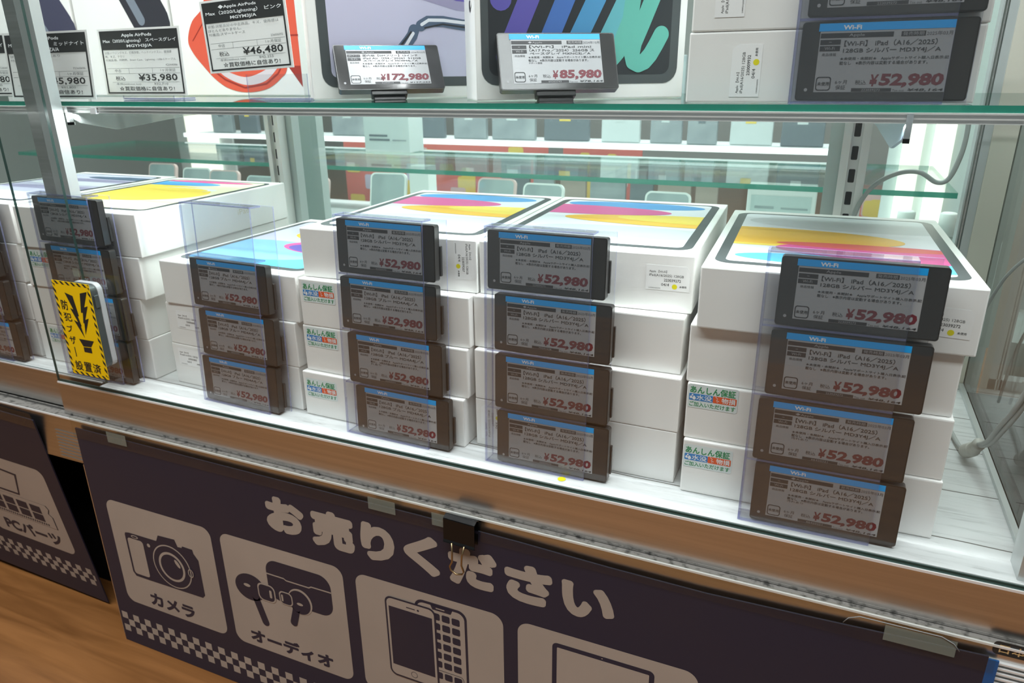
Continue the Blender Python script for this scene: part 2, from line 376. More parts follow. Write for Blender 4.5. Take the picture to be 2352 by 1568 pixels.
# sliding doors
d1 = cp('sliding_door', MB().box(-.797, .30, .4985, .5015, -.043, -.0035, 'alur').box(-.797, .30, .498, .4992, -.0042, -.0022, 'alub').box(-.797, .30, .4992, .5034, -.0034, -.0024, 'gedge2').box(-.797, .30, .498, .499, -.0435, -.0415, 'grime_gap_shade'))  # alub strip paints the edge highlight, last dark strip the shaded gap below
d1['label'] = 'outer sliding glass door with an aluminium bottom rail'
M['railface'] = M['alur']
MB().box(-.797, .30, .4992, .5020, -.030, .95, 'glass', 'gedge2').obj('glass_pane', d1)
MB().box(-.797, .30, .5020, .5032, -.02, -.0008, 'gedge2').obj('glass_gasket', d1)
d2 = cp('sliding_door', MB().box(XL, -.7345, .5085, .5105, -.041, .0012, 'alur').box(XL, -.7345, .5080, .5095, .0008, .0022, 'alub').box(XL, -.7345, .5105, .5150, -.030, -.0010, 'gedge2'))  # thin alub strip painted as the highlight on the rail top
d2['label'] = 'inner sliding glass door overlapping at the left'
MB().box(XL, -.7325, .5110, .5140, -.030, .95, 'glass', 'gedge2').obj('glass_pane', d2)
cp('door_track', MB().box(XL, -.798, .5035, .5070, -.046, -.0435, 'alu'))

# glass shelf
sh = empty('glass_shelf', (0, 0, .2945), (0, 0, 0), 'glass shelf with a green front edge above the stacked tablet boxes', 'shelf')
MB().box(XL, .160, .548, .845, .0065, .011, 'shelfglass', 'gedge').obj('glass_sheet', sh)
b = MB().box(XL, .160, .5470, .554, .0052, .0063, 'alub').box(XL, .160, .5482, .554, .0032, .0052, 'alu').box(XL, .160, .5474, .554, .0021, .0031, 'alub').box(XL, .160, .5480, .554, .0, .0021, 'alu').box(XL, .160, .5474, .554, -.0004, .0, 'alub')
b.obj('edge_channel', sh)
MB().box(-.712, -.704, .5455, .5490, -.001, .0048, 'white').obj('corner_clip', sh)

# ================================================================ TABLET BOXES
BW, BD, BH = .185, .252, .048
PRINT = {
 'white': ('p_white', [('p_gray', .62, .30, .5, .10), ('p_blue', .495, .845, .40, .078), ('p_pink', .12, .70, .62, .105), ('p_yel', .90, .53, .70, .105), ('p_yel2', .98, .575, .50, .085)]),
 'white2': ('p_white', [('p_gray', .68, .79, .575, .13), ('p_yel2', .12, .48, .60, .135), ('p_yel', .216, .515, .58, .14), ('p_cyan', .60, .185, .495, .075), ('p_pink', .75, .335, .49, .11), ('p_red', .62, .405, .36, .04)]),
 'blue': ('p_lav', [('p_cyan', .50, .18, .60, .20), ('p_lblue', .35, .33, .52, .17), ('p_yel', .75, .66, .47, .13), ('p_red', .92, .56, .42, .08), ('p_pink', .90, .445, .475, .125), ('p_pur', .92, .425, .44, .10)]),
 'yellow': ('p_pal', [('p_yel2', .25, .50, .62, .24), ('p_white', .55, .64, .26, .05), ('p_yel2', .50, .625, .25, .05), ('p_blue', .20, .80, .45, .060), ('p_pink', .45, .885, .40, .032)]),
 'purple': ('p_lav', [('p_white', .5, .2, .6, .10), ('p_lav2', .6, .45, .6, .05), ('p_white', .6, .60, .5, .06), ('p_lav2', .4, .72, .6, .04), ('p_slate', .8, .82, .45, .05), ('p_lav', .3, .88, .4, .03)]),
}
_box = MB().box(0, BW, 0, BD, 0, BH - .0003, 'card').mesh('carton', .0012)
def print_mesh(k):
    base, E_ = PRINT[k]; m_ = MB(); z = BH - .0002
    sc_ = lambda P: [(x * BW, y * BD) for x, y in P]
    O = rr(.034 * BW, .966 * BW, .066 * BD, .945 * BD, .013); I = rr(.078 * BW, .922 * BW, .100 * BD, .925 * BD, .006)
    m_.poly(O, 'bez', z, 'xy'); m_.poly(I, base, z + .00005, 'xy')
    for i, (c, cx, cy, rx, ry) in enumerate(E_):
        q = clip(sc_(ell(cx, cy, rx, ry, 64)), I)
        if len(q) > 2: m_.poly(q, c, z + .0001 + .00004 * i, 'xy')
    return m_.mesh('tablet_print_' + k)
_prints = {k: print_mesh(k) for k in PRINT}
def stock_label(rot=0, num='223039272', wd=.035, hd=.0205, dot=True):
    """white stock sticker in local x (right) z (up), origin lower left; code square left out"""
    m_ = MB(); m_.prism([(0, 0), (wd, 0), (wd, hd - .004), (wd - .003, hd), (0, hd)], -.00005, .0001, 'paper2', 'kgrey2')
    z = .00012
    m_.text('Apple 【Wi-Fi】', (.0025, .0165, hd - .0065, hd - .0040), 'kinkb', z)
    m_.text('iPad(A16/2025) 128GB', (.0025, wd - .005, hd - .0098, hd - .0072), 'kinkb', z)
    m_.text(num, (.0145, .0145 + .0135, hd - .0130, hd - .0108), 'kinkb', z, .01)
    m_.text('04/4', (.0125, .0188, hd - .0168, hd - .0145), 'kinkb', z); m_.text('LVHM21QX0W', (.0025, .0120, .0009, .0021), 'kinkb', z)
    m_.text('未使用', (.027, .0325, .0030, .0048), 'kinkb', z, .01)
    if dot: m_.poly(ell(.0232, .0036, .0021, .0021, 20), 'yel', z)
    if rot:
        c, s_ = math.cos(R_(rot)), math.sin(R_(rot)); m_.v = [(x * c - y_ * s_, d_, x * s_ + y_ * c) for x, d_, y_ in m_.v]
    return m_.mesh('stock_label')
def cover_label():
    m_ = MB(); m_.poly(rr(-.001, .0375, -.0195, .001, .002), 'stk', 0); z = .00012
    m_.text('あんしん保証', (.0005, .0355, -.0068, -.0005), 'cov_g', z, .03)
    m_.poly(rr(.0, .0185, -.0130, -.0072, .0008), 'cov_b', z); m_.poly(rr(.0185, .0365, -.0130, -.0072, .0008), 'cov_o', z)
    m_.text('水没', (.0058, .0178, -.0124, -.0077), 'white', z * 2, .02); m_.text('物損', (.0252, .0358, -.0124, -.0077), 'white', z * 2, .02)
    for x, y_, r in ((.0016, -.0104, .0010), (.0040, -.0108, .0014), (.0026, -.0084, .0007)): m_.poly([(x + r * math.sin(t) * (1 if math.cos(t) < .2 else .7), y_ - r * math.cos(t) * -1.25) for t in [i * math.pi / 6 for i in range(12)]], 'white', z * 2)
    stroke(m_, [(.0205, -.0076), (.0222, -.0092), (.0212, -.0101), (.0232, -.0112)], .0004, 'white', z * 2); stroke(m_, [(.0222, -.0122), (.0215, -.0112)], .0003, 'white', z * 2)
    m_.text('ご加入いただけます', (.0005, .0360, -.0182, -.0140), 'cov_g', z, .02); return m_.mesh('coverage_label')
_sl = stock_label(); _slr = stock_label(-90, '223039207'); _slu = stock_label(90, '230009932'); _sld = stock_label(0, '230006805', dot=False); _cl = cover_label()
def part(name, me, par, loc=(0, 0, 0), rot=(0, 0, 0), label=None):
    o = link(name, me, par, loc, rot)
    if label: o['label'] = label
    return o
def tablet_box(x, y, z, yaw, prt, label, group, lid=True):
    e = empty('tablet_box', (x, y, z), (0, 0, yaw), label, 'box', group)
    part('carton', _box, e); part('lid_print', _prints[prt], e); return e
EPS = .0003
def stack(rows, where, group, z0=0):
    out = []; n = len(rows)
    names = {4: ['bottom', 'second lowest', 'third lowest', 'topmost'], 3: ['bottom', 'middle', 'topmost'], 2: ['lower', 'upper']}[n]
    for i, (x, y, yaw, p, extra) in enumerate(rows):
        out.append(tablet_box(x, y, z0 + i * BH + EPS, yaw, p, '%s white tablet box %s%s' % (names[i], where, extra), group))
    return out
Rs = stack([(-.0823, .5335, 1.0, 'white', ', green coverage sticker'), (-.0832, .5370, .6, 'white', ', green coverage sticker'), (-.0850, .5400, 1, 'white', ''), (-.0795, .5330, 1.8, 'white2', ', yellow, pink, cyan lid picture')], 'in the rightmost stack', 'boxes in the rightmost stack')
M2s = stack([(-.2745, .5420, 0, 'white', ''), (-.2740, .5415, 0, 'white', ''), (-.2765, .5480, .5, 'white', ''), (-.2735, .5560, 2.2, 'white', ', blue, pink, yellow lid picture')], 'in the second stack from the right', 'boxes in the second stack from the right')
M1s = stack([(-.4665, .5350, -1.2, 'white', ', green sticker'), (-.4635, .5400, -1.2, 'white', ', green sticker'), (-.4622, .5400, 0, 'white', ', green coverage sticker'), (-.4600, .5470, 2.2, 'white', ', vertical stock sticker')], 'in the middle stack', 'boxes in the middle stack')
S1s = stack([(-.6590, .5475, -2.6, 'white', ', stock sticker low at its left'), (-.6575, .5475, -2.6, 'white', ', stock sticker at its left'), (-.6525, .5450, -1, 'blue', ', light blue and purple picture')], 'in the low three-high stack', 'boxes in the low stack')
def from_right(frx, fry, yaw): return (frx - BW * math.cos(R_(yaw)), fry - BW * math.sin(R_(yaw)))
def rrow(frx, fry, yaw, p, e): x, y = from_right(frx, fry, yaw); return (x, y, yaw, p, e)
Ls = stack([rrow(-.6870, .5420, 1, 'white', ''), rrow(-.6890, .5420, 1, 'white', ''), rrow(-.6790, .5420, 1.5, 'white', ''), rrow(-.6740, .5430, 2.5, 'yellow', ', yellow and blue picture')], 'behind the yellow alarm notice', 'boxes in the stack behind the alarm notice')
LLs = stack([rrow(-.8830, .5420, 1, 'white', ''), rrow(-.8820, .5420, 1, 'white', ''), rrow(-.8800, .5420, 1, 'white', ''), rrow(-.8770, .5430, 1.5, 'purple', ', silver and purple picture')], 'in the stack at the far left edge', 'boxes in the far left stack')
# stickers on fronts: y just in front of the carton
F = -.00025
part('coverage_sticker', _cl, Rs[1], (.0020, F, .0468)); part('coverage_sticker', _cl, Rs[0], (.0018, F, .0430))
for s_, z_ in ((M1s[2], .0440), (M1s[1], .0455), (M1s[0], .0400)): part('coverage_sticker', _cl, s_, (.0045, F, z_))
part('stock_sticker', _sl, M2s[3], (.1470, F, .0180)); part('stock_sticker', _slr, M1s[3], (.1635, F, .0468))
part('stock_sticker', _sl, Rs[3], (.1440, F, .0130), (0, 2, 0)); part('stock_sticker', _sld, S1s[1], (.0150, F, .0195)); part('stock_sticker', _sld, S1s[0], (.0090, F, .0230))
part('stock_sticker', _slr, Ls[3], (.1340, F, .0410)); part('stock_sticker', _slu, M2s[0], (.026, F, .0075))
part('coverage_sticker', _cl, Ls[2], (.012, F, .0440)); part('coverage_sticker', _cl, Ls[0], (.020, F, .0440))

M['gold2'] = pm('pale_gold_letter', (.72, .66, .45), .4)
m_ = MB().text('iPad', (0, .021, 0, .007), 'gold2', 0).mesh('side_lettering')
part('side_lettering', m_, Ls[3], (BW + .0002, .155, .020), (0, 0, 90), 'pale gold lettering on the long side')
U = stack([(-.1064, .5700, 0, 'white', ', vertical stock sticker'), (-.1055, .5700, 0, 'white', ', its sticker cut off by the frame')], 'lying on the glass shelf', 'boxes lying on the glass shelf', .3055)
part('stock_sticker', _slu, U[0], (.0515, F, .0040)); part('stock_sticker', _slu, U[1], (.0360, F, .0090))

# ================================================================ ACRYLIC TAG HOLDERS
HW, HH, HT = .0925, .212, .0016
def holder_parts(e):
    MB().box(0, .1075, .0150, .0150 + HT, 0, HH, 'acr', 'acre').obj('back_plate', e)
    MB().box(0, HW, 0, HT, 0, HH, 'acr', 'acre').obj('front_plate', e)
    MB().box(0, HT, HT, .0150, 0, HH, 'acr', 'acre').obj('side_plate', e)
    for k in range(5):
        z = (0, .0518, .1048, .1576, HH - HT)[k]; MB().box(HT, HW, HT, .0150, z, z + HT, 'acr', 'acre').obj('divider', e)
def holder(x, y, z, yaw, lean, label, group='acrylic price tag holders'):
    e = empty('tag_holder', (x, y, z), (-lean, 0, yaw), label, 'tag holder', group)
    return e
h0 = holder(-.2535, .5162, .0003, 0, 2.4, 'clear acrylic holder in front of the second stack from the right')
holder_parts(h0)
def copy_tree(src, loc, rot, label):
    c = src.copy(); COL.objects.link(c); c.location = loc; c.rotation_euler = [R_(a) for a in rot]; c['label'] = label
    for ch in src.children:
        k = ch.copy(); COL.objects.link(k); k.parent = c
        for g in ch.children: q = g.copy(); COL.objects.link(q); q.parent = k
    return c
HOLD = {'H4': (-.2535, .5162, .0003, 0, 2.4)}
for key, x, y, z, yaw, lean, lab in (
    ('H3', -.4034, .5161, .0003, -1.2, 2.5, 'clear acrylic holder in front of the middle stack'),
    ('H5', -.0328, .5086, .0003, .6, 1.4, 'clear acrylic holder in front of the rightmost stack'),
    ('H2', -.5925, .5205, .0003, -2.0, 2.6, 'clear acrylic holder with an empty top slot before the low stack'),
    ('H1', -.8020, .5160, .0003, 0, .6, 'clear acrylic holder behind the yellow alarm notice'),
    ('H0', -.9930, .5160, .0003, 0, .6, 'clear acrylic holder cut by the left edge of the frame'),
    ('U', -.0335, .5520, .3058, 0, 0, 'clear acrylic holder on the glass shelf before the two lying boxes')):
    copy_tree(h0, (x, y, z), (-lean, 0, yaw), lab); HOLD[key] = (x, y, z, yaw, lean)

# ================================================================ PRICE TAGS
TW, TH = .1015, .0490
def fr(u, v): return (u * TW, (1 - v) * TH)
def tag_screen(title, title2, date, price, tax, serial, note=('★未使用・未開封★　Appleサポートサイト購入日表示:記', '載なし　※表示内容は変動する場合があります。'), dia=False, third=None, banner='Wi-Fi', left=('-', 'Wi-Fi'), pw=1.0):
    m_ = MB(); X = lambda u: u * TW; Z = lambda v: (1 - v) * TH; z0 = .00012; z1 = .00024; z2 = .00034
    def tx(t, u0, u1, v0, v1, mat='ink', bold=0., sk=0, zz=z1): m_.text(t, (X(u0), X(u1), Z(v1), Z(v0)), mat, zz, bold, sk=sk)
    m_.rect(X(.112), X(.872), Z(.888), Z(.115), 'eink', z0)
    m_.rect(X(.102), X(.872), Z(.120), Z(.024), 'blue', z1); tx(banner, .245, .352, .050, .105, 'white', .03, zz=z2)
    m_.rect(X(.116), X(.540), Z(.205), Z(.145), 'ink', z1); tx(('◆' if dia else '') + 'Apple', .255 if dia else .285, .375, .155, .200, 'inkl', zz=z2)
    m_.rect(X(.583), X(.718), Z(.205), Z(.145), 'ink', z1); tx('発売時期', .592, .708, .152, .198, 'inkl', zz=z2); tx(date, .723, .864, .152, .202, 'inkg')
    m_.rect(X(.118), X(.240), Z(.287), Z(.225), 'ink', z1); m_.rect(X(.118), X(.240), Z(.367), Z(.302), 'ink', z1)
    tx(left[0], .170, .186, .253, .258, 'inkl', zz=z2) if left[0] == '-' else tx(left[0], .125, .233, .235, .278, 'inkl', zz=z2)
    tx(left[1], .148, .208, .315, .352, 'inkl', zz=z2)
    if third:
        tx(title, .262, .79, .222, .275, bold=.022); tx(title2, .262, .815, .283, .338, bold=.022); tx(third, .262, .78, .345, .398, bold=.022); nv = .415
    else:
        tx(title, .262, .790, .237, .315, bold=.022); tx(title2, .260, .815, .330, .405, bold=.022); nv = .445
    tx('商品情報', .136, .222, .392, .430)
    tx(note[0], .248, .866, nv, nv + .045, bold=.012); tx(note[1], .248, .755, nv + .052, nv + .097, bold=.012)
    if len(note) > 2: tx(note[2], .248, .36, nv + .104, nv + .140)
    ring(m_, rr(X(.120), X(.212), Z(.868), Z(.690), .0018), rr(X(.1265), X(.2055), Z(.855), Z(.703), .0014), 'ink', z1); tx('未使用', .129, .203, .755, .805, bold=.02)
    tx('6ヶ月', .238, .308, .735, .785); tx('保証', .243, .303, .800, .855); tx('税込', .357, .422, .735, .795)
    s0 = .85 - (.85 - .436) * pw
    tx('¥', s0, s0 + .048, .665, .815, 'red', .03, .12); tx(price, s0 + .058, .855, .655, .835 if ',' in price else .82, 'red', .045, .10)
    m_.rect(X(.340), X(.574), Z(.882), Z(.838), 'ink', z1); tx(serial, .40, .51, .848, .876, 'inkl', zz=z2)
    tx('Tax out', .580, .648, .852, .882, 'inkg'); tx('¥' + tax, .663, .862, .842, .882, 'ink', .02, .3)
    return m_.mesh('tag_screen')
def tag_shell():
    return MB().prism(rr(0, TW, 0, TH, .0022), 0, .0075, 'tagb').mesh('shell')
_shell = tag_shell()
_face = MB().poly(rr(.0008, TW - .0008, .0008, TH - .0008, .0018), 'tagface', 0).mesh('face_plate')
_lump = MB().box(TW * .30, TW + .0012, .0076, .0108, .004, TH * .62, 'tagb').mesh('battery_pack', .0008)
_dot = MB().poly(ell(.062 * TW, (1 - .857) * TH, .0011, .0011, 20), 'inkl', 0).mesh('lamp')
SCR = {
 'sil': tag_screen('【Wi-Fi】 iPad（A16／2025）', '128GB シルバー MD3Y4J／A', '2025年03月', '52,980', '48,164', '223039272'),
 'sild': tag_screen('【Wi-Fi】 iPad（A16／2025）', '128GB シルバー MD3Y4J／A', '2025年03月', '52,980', '48,164', '70241538', dia=True),
 'silf': tag_screen('【Wi-Fi】 iPad（A16／2025）', '128GB シルバー MD3Y4J／A', '2025年03月', '52,980', '48,164', '66420221', ('★未使用・未開封★　Appleサポートサイト購入日表示:記', '載なし　※表示内容は変動する場合があります。', '汚れあり'), dia=True),
 'blu': tag_screen('【Wi-Fi】 iPad（A16／2025）', '128GB ブルー MD4A4J／A', '2025年03月', '52,980', '48,164', '66420382'),
 'blud': tag_screen('【Wi-Fi】 iPad（A16／2025）', '128GB ブルー MD4A4J／A', '2025年03月', '52,980', '48,164', '66420302', dia=True),
 'bluf': tag_screen('【Wi-Fi】 iPad（A16／2025）', '128GB ブルー MD4A4J／A', '2025年03月', '52,980', '48,164', '22303351', ('★未使用・未開封★　Appleサポートサイト購入日表示:記', '載なし　※表示内容は変動する場合があります。', 'れあり')),
 'air': tag_screen('国内版【SIMフリー】13インチ', 'iPad Air（M4／2026）512GB', '2026年03月', '172,980', '157,255', '22303519', dia=True, third='スペースグレイ MH9M4J／A', left=('SIMフリー', '5G'), pw=1.1),
 'mini': tag_screen('【Wi-Fi】 iPad mini', '（A17 Pro／2024）256GB ス', '2024年10月', '85,980', '78,164', '60203743', ('★未使用・未開封★　Appleサポートサイト購入日表示:記', '載なし　※表示内容は変動する場合があります。', 'サポート期間'), third='ペースグレイ MXNC3J／A', dia=True),
}
TG = 'electronic price tags'
def price_tag(scr, loc, rot, label, group=TG, lump=True):
    e = empty('price_tag', loc, rot, label, 'price tag', group)
    part('shell', _shell, e); part('face_plate', _face, e, (0, -.0002, 0)); part('screen', SCR[scr], e, (0, -.0003, 0)); part('status_lamp', _dot, e, (0, -.0004, 0))
    if lump: part('battery_pack', _lump, e)
    return e
# slots: holder, tier(0 bottom), local x offset, screen kind
TIER = [.0020, .0538, .1068, .1596]
def in_holder(key, tier, dx, scr, label, group, tilt=0):
    x, y, z, yaw, lean = HOLD[key]
    m = Matrix.Translation((x, y, z)) @ Matrix.Rotation(R_(yaw), 4, 'Z') @ Matrix.Rotation(R_(-lean), 4, 'X')
    p = m @ Vector((max(dx, .0020), .0024, TIER[tier]))
    return price_tag(scr, p, (-lean, 0, yaw), label, group)
lv = ['bottom', 'second lowest', 'third lowest', 'top']
for key, nm, rows in (
    ('H5', 'in the holder before the rightmost stack', [('silf', .0085), ('silf', .0055), ('sil', .0085), ('sil', .0095)]),
    ('H4', 'in the holder before the second stack from the right', [('sil', .0110), ('sil', .0090), ('sild', .0085), ('sil', .0022)]),
    ('H3', 'in the holder before the middle stack', [('blu', .0124), ('bluf', .0065), ('blud', .0022), ('sil', .0020)]),
    ('H2', 'in the holder before the low three-high stack', [('blu', .0025), ('blu', .0060), ('blud', .0020)]),
    ('H1', 'in the holder behind the yellow alarm notice', [('sil', .006), ('sil', .0115), ('sil', .007), ('sil', .003)]),
    ('H0', 'in the holder cut by the left edge', [('sil', .010), ('sil', .006), ('sil', .002), ('sil', .002)])):
    for t, (s_, dx) in enumerate(rows):
        l_ = lv[t] if len(rows) == 4 else ['bottom', 'middle', 'upper'][t]
        in_holder(key, t, dx, s_, '%s price tag %s' % (l_, nm), 'price tags ' + nm)
for t, dx in ((0, .0040), (1, .0060)):
    in_holder('U', t, dx, 'sil', '%s price tag in the holder on the glass shelf at upper right' % ['lower', 'upper'][t], 'price tags in the shelf holder')
# tags on stands on the shelf
def stand_tag(scr, x, y, z, tilt, yaw, label):
    e = price_tag(scr, (x, y, z), (-tilt, 0, yaw), label, 'price tags on black stands', False)
    MB().prism([(.030, -.0045), (.064, -.0045), (.064, .004), (.030, .004)], .0015, .010, 'clip').obj('stand_clip', e, .0006)
    MB().prism([(.032, -.0085), (.062, -.0085), (.062, -.0042), (.032, -.0042)], .004, .013, 'clip').obj('stand_foot', e, .0006)
    return e
stand_tag('air', -.4309, .5903, .3150, 35, 42, 'grey price tag on a black stand before the purple-screened tablet box')
stand_tag('mini', -.2584, .5746, .3145, 24, 34, 'grey price tag on a black stand before the ribbon-patterned tablet box')

# ================================================================ BOXES ON THE GLASS SHELF
SZ = .3058
def carton(wd, dp, ht, bev=.0012): return MB().box(0, wd, 0, dp, 0, ht, 'card').mesh('carton', bev)
# large purple tablet box
e = empty('tablet_box', (-.468, .600, SZ), (0, 0, 42), 'upright white tablet box showing a silvery purple screen', 'box')
part('carton', carton(.235, .050, .290), e)
m_ = MB(); m_.poly(rr(.0095, .226, .011, .280, .013), 'bez', .0003); I = rr(.0185, .217, .020, .271, .006); m_.poly(I, 'p_lav', .0004)
for i, (c, pts, w_) in enumerate((('p_lav2', [(.06, .118), (.10, .098), (.145, .086), (.22, .080)], .010), ('p_pur', [(.06, .126), (.10, .106), (.145, .092), (.22, .086)], .005),
      ('p_slate', [(.070, .026), (.074, .031), (.078, .0355), (.084, .0415), (.090, .0475), (.095, .053), (.099, .058), (.101, .063)], .0105), ('p_white', [(.074, .028), (.082, .038), (.093, .050), (.100, .060)], .0030), ('p_dk', [(.071, .030), (.079, .040), (.090, .052), (.098, .061)], .0018),
      ('p_slate', [(.108, .067), (.115, .071), (.130, .071), (.150, .068), (.19, .066)], .0100), ('p_white', [(.109, .068), (.116, .072), (.131, .072), (.150, .070), (.19, .068)], .0030), ('p_dk', [(.112, .065), (.130, .0685), (.150, .066), (.19, .064)], .0016))):
    stroke(m_, pts, w_, c, .0005 + .00005 * i)
part('screen_print', m_.mesh('screen_print'), e)
# small ribbon tablet box
e = empty('tablet_box', (-.2878, .5886, SZ), (0, 0, 34), 'upright white tablet box with violet to teal ribbons on a black screen', 'box')
RS = 1.08; part('carton', carton(.187, .067, .232), e)
m_ = MB(); m_.poly(rr(.0045, .167, .0115, .206, .012), 'bez', .0003); I = rr(.0105, .160, .0185, .198, .007); m_.poly(I, 'p_dk', .0004)
rib = [('p_vio', [(.030, .120), (.0195, .085), (.0205, .074)], .017), ('p_vio', [(.024, .033), (.043, .075), (.060, .115)], .016), 
       ('p_bl2', [(.053, .032), (.050, .026), (.072, .075), (.090, .115)], .015), ('p_bl3', [(.074, .030), (.097, .075), (.115, .115)], .015), 
       ('p_cy2', [(.092, .022), (.100, .032), (.122, .075), (.140, .115)], .015), ('p_tl', [(.117, .115), (.128, .085), (.125, .060), (.115, .035), (.108, .028)], .013),
       ('p_tl', [(.160, .115), (.147, .085), (.1355, .057), (.1290, .042), (.1275, .034), (.1290, .0285), (.1335, .0265), (.1385, .0285), (.1430, .0335), (.1475, .0410), (.1515, .0485)], .013)]
for i, (c, pts, w_) in enumerate(rib):
    k = 4 if i < len(rib) - 1 else 14; P = []
    for a_, b_ in zip(pts[:-1], pts[1:]): P += [(a_[0] + (b_[0] - a_[0]) * t / k, a_[1] + (b_[1] - a_[1]) * t / k) for t in range(k)]
    P.append(pts[-1])
    if i == len(rib) - 1:
        for j, (px, pz) in enumerate(P): m_.poly(ell(px, pz, w_ / 2, w_ / 2, 28), c, .0005 + .00004 * i + j * .000002)
    else: stroke(m_, P, w_, c, .0005 + .00004 * i)
m_.v = [(x * RS, y_, z_ * RS) for x, y_, z_ in m_.v]
part('screen_print', m_.mesh('screen_print'), e)
m_ = MB(); z = 0   # fruit mark on the narrow side
m_.poly(ell(0, 0, .0042, .0045, 24), 'kinkb', z); m_.poly(ell(-.0017, .0010, .0036, .0040, 20), 'kinkb', z + .00003); m_.poly(ell(.0017, .0010, .0036, .0040, 20), 'kinkb', z + .00003)
m_.poly(ell(.0058, .0010, .0022, .0024, 20), 'card', z + .00006); m_.poly(ell(.0010, .0066, .0008, .0018, 16, -35), 'kinkb', z)
part('side_mark', m_.mesh('side_mark'), e, (-.0004, .026, .0760), (0, 0, -90), 'black fruit mark')
# headphone boxes
def shelf_box(x, y, wd, dp, ht, yaw, label, name='headphone_box'):
    e = empty(name, (x, y, SZ), (0, 0, yaw), label, 'box', 'boxes standing at the left of the glass shelf'); part('carton', carton(wd, dp, ht), e); return e
def cup(m_, a, b_, r, c1, c2):
    stroke(m_, [a, b_], 2 * r, c1, .0003); ax, ay = b_[0] - a[0], b_[1] - a[1]; l_ = math.hypot(ax, ay); nx, ny = -ay / l_, ax / l_
    s_ = -1 if nx * 1 > 0 else 1
    stroke(m_, [(a[0] + nx * r * .45 * s_, a[1] + ny * r * .45 * s_), (b_[0] + nx * r * .45 * s_ - ax * .12, b_[1] + ny * r * .45 * s_ - ay * .12)], r * .42, c2, .0004)
e = shelf_box(-1.150, .750, .172, .060, .20, 0, 'white headphone box with a blue-black ear cup, leftmost on the glass shelf')
m_ = MB(); cup(m_, (.075, .170), (.138, .078), .040, 'h_vio', 'h_hi'); part('headphone_print', m_.mesh('headphone_print'), e)
e = shelf_box(-.972, .750, .172, .060, .20, 0, 'white headphone box with a space grey ear cup behind a price card')
m_ = MB(); cup(m_, (.088, .185), (.142, .088), .031, 'h_dk', 'h_hi'); part('headphone_print', m_.mesh('headphone_print'), e)
e = shelf_box(-.795, .750, .196, .060, .20, 0, 'white headphone box showing a coral red carrying case')
m_ = MB()
m_.poly(closed([(.070, .150), (.056, .107), (.033, .088), (.022, .067), (.027, .052), (.043, .034), (.061, .018), (.081, .008), (.108, .004), (.140, .008), (.163, .020), (.175, .034), (.180, .080), (.180, .150)]), 'h_red', .0003); m_.rect(.170, .195, .034, .150, 'h_red', .00032)
m_.poly(closed([(.061, .036), (.075, .023), (.105, .013), (.135, .016), (.155, .028), (.172, .046), (.158, .040), (.138, .029), (.110, .022), (.085, .027)]), 'h_lt', .0004)
stroke(m_, [(.058, .030), (.075, .019), (.105, .0095), (.140, .014), (.160, .026), (.174, .044)], .0022, 'h_redd', .00045); stroke(m_, [(.172, .068), (.195, .068)], .0018, 'h_redd', .00045)
stroke(m_, [(.030, .066), (.060, .095), (.085, .135)], .0012, 'h_redd', .00045); m_.poly([(.176, .034), (.195, .010), (.195, .034)], 'h_redd', .0004)
part('case_print', m_.mesh('case_print'), e)

# ================================================================ PAPER PRICE CARDS
def price_card(loc, rot, wd, ht, T, label, dia=False):
    e = empty('price_card', loc, rot, label, 'price card', 'printed paper price cards on the glass shelf')
    MB().box(0, wd, 0, .0008, 0, ht, 'paper').obj('paper_sheet', e)
    m_ = MB(); X = lambda u: u * wd; Z = lambda v: (1 - v) * ht
    def tx(t, u0, u1, v0, v1, mat='kinkb', bold=0., zz=.0003): m_.text(t, (X(u0), X(u1), Z(v1), Z(v0)), mat, zz, bold)
    ring(m_, [(X(.025), Z(.97)), (X(.975), Z(.97)), (X(.975), Z(.03)), (X(.025), Z(.03))], [(X(.042), Z(.948)), (X(.958), Z(.948)), (X(.958), Z(.05)), (X(.042), Z(.05))], 'kinkb', .0002)
    m_.rect(X(.025), X(.975), Z(.31), Z(.03), 'kinkb', .00015)
    tx(T[0], .30 if not dia else .22, .67, .075, .135, 'white', .02); tx(T[1], .06, .95, .150, .215, 'white', .02); tx(T[2], .35, .66, .235, .290, 'white', .02)
    for i, t in enumerate(T[3]): tx(t, .06, .06 + T[4][i], .335 + i * .055, .375 + i * .055, 'kgrey')
    tx(T[5], .79, .93, .530, .560, 'kgrey')
    for v in (.585, .665): m_.rect(X(.06), X(.95), Z(v + .004), Z(v), 'kgrey', .0002)
    for u in (.33, .62): m_.rect(X(u), X(u + .003), Z(.665), Z(.585), 'kgrey', .0002)
    tx('中古', .155, .235, .60, .645, 'kgrey'); tx('1ヶ月保証', .72, .90, .60, .645, 'kgrey')
    tx('税込', .15, .27, .705, .770); tx('¥' + T[6], .44, .91, .675, .790, 'kinkb', .012); m_.rect(X(.10), X(.93), Z(.798), Z(.795), 'kgrey', .0002)
    tx('本体(without tax)', .15, .46, .805, .845, 'kgrey'); tx('¥' + T[7], .62, .79, .805, .845, 'kgrey'); tx('☆買取価格に自信あり!', .18, .86, .860, .925, 'kinkb', .008)
    part('print', m_.mesh('card_print'), e); return e
C1 = ('Apple AirPods', 'Max（2024/USB-C） ミッドナイト', 'MWW43ZA/A', ['状態:ヘッドバンド擦れあり', '付属品:箱、印刷物'], [.6, .4], '72360696', '45,980', '41,800')
C2 = ('Apple AirPods', 'Max（2020/Lightning） スペースグレイ', 'MGYH3J/A', ['状態:ハウジングキズ、打痕多数、ヘッドバンドスレ、破損摩', '耗、キズ、テカリ', '付属品:箱、印刷物、Smart Case、Lightning - USB-Cケーブル'], [.82, .24, .86], '42044086', '35,980', '32,710')
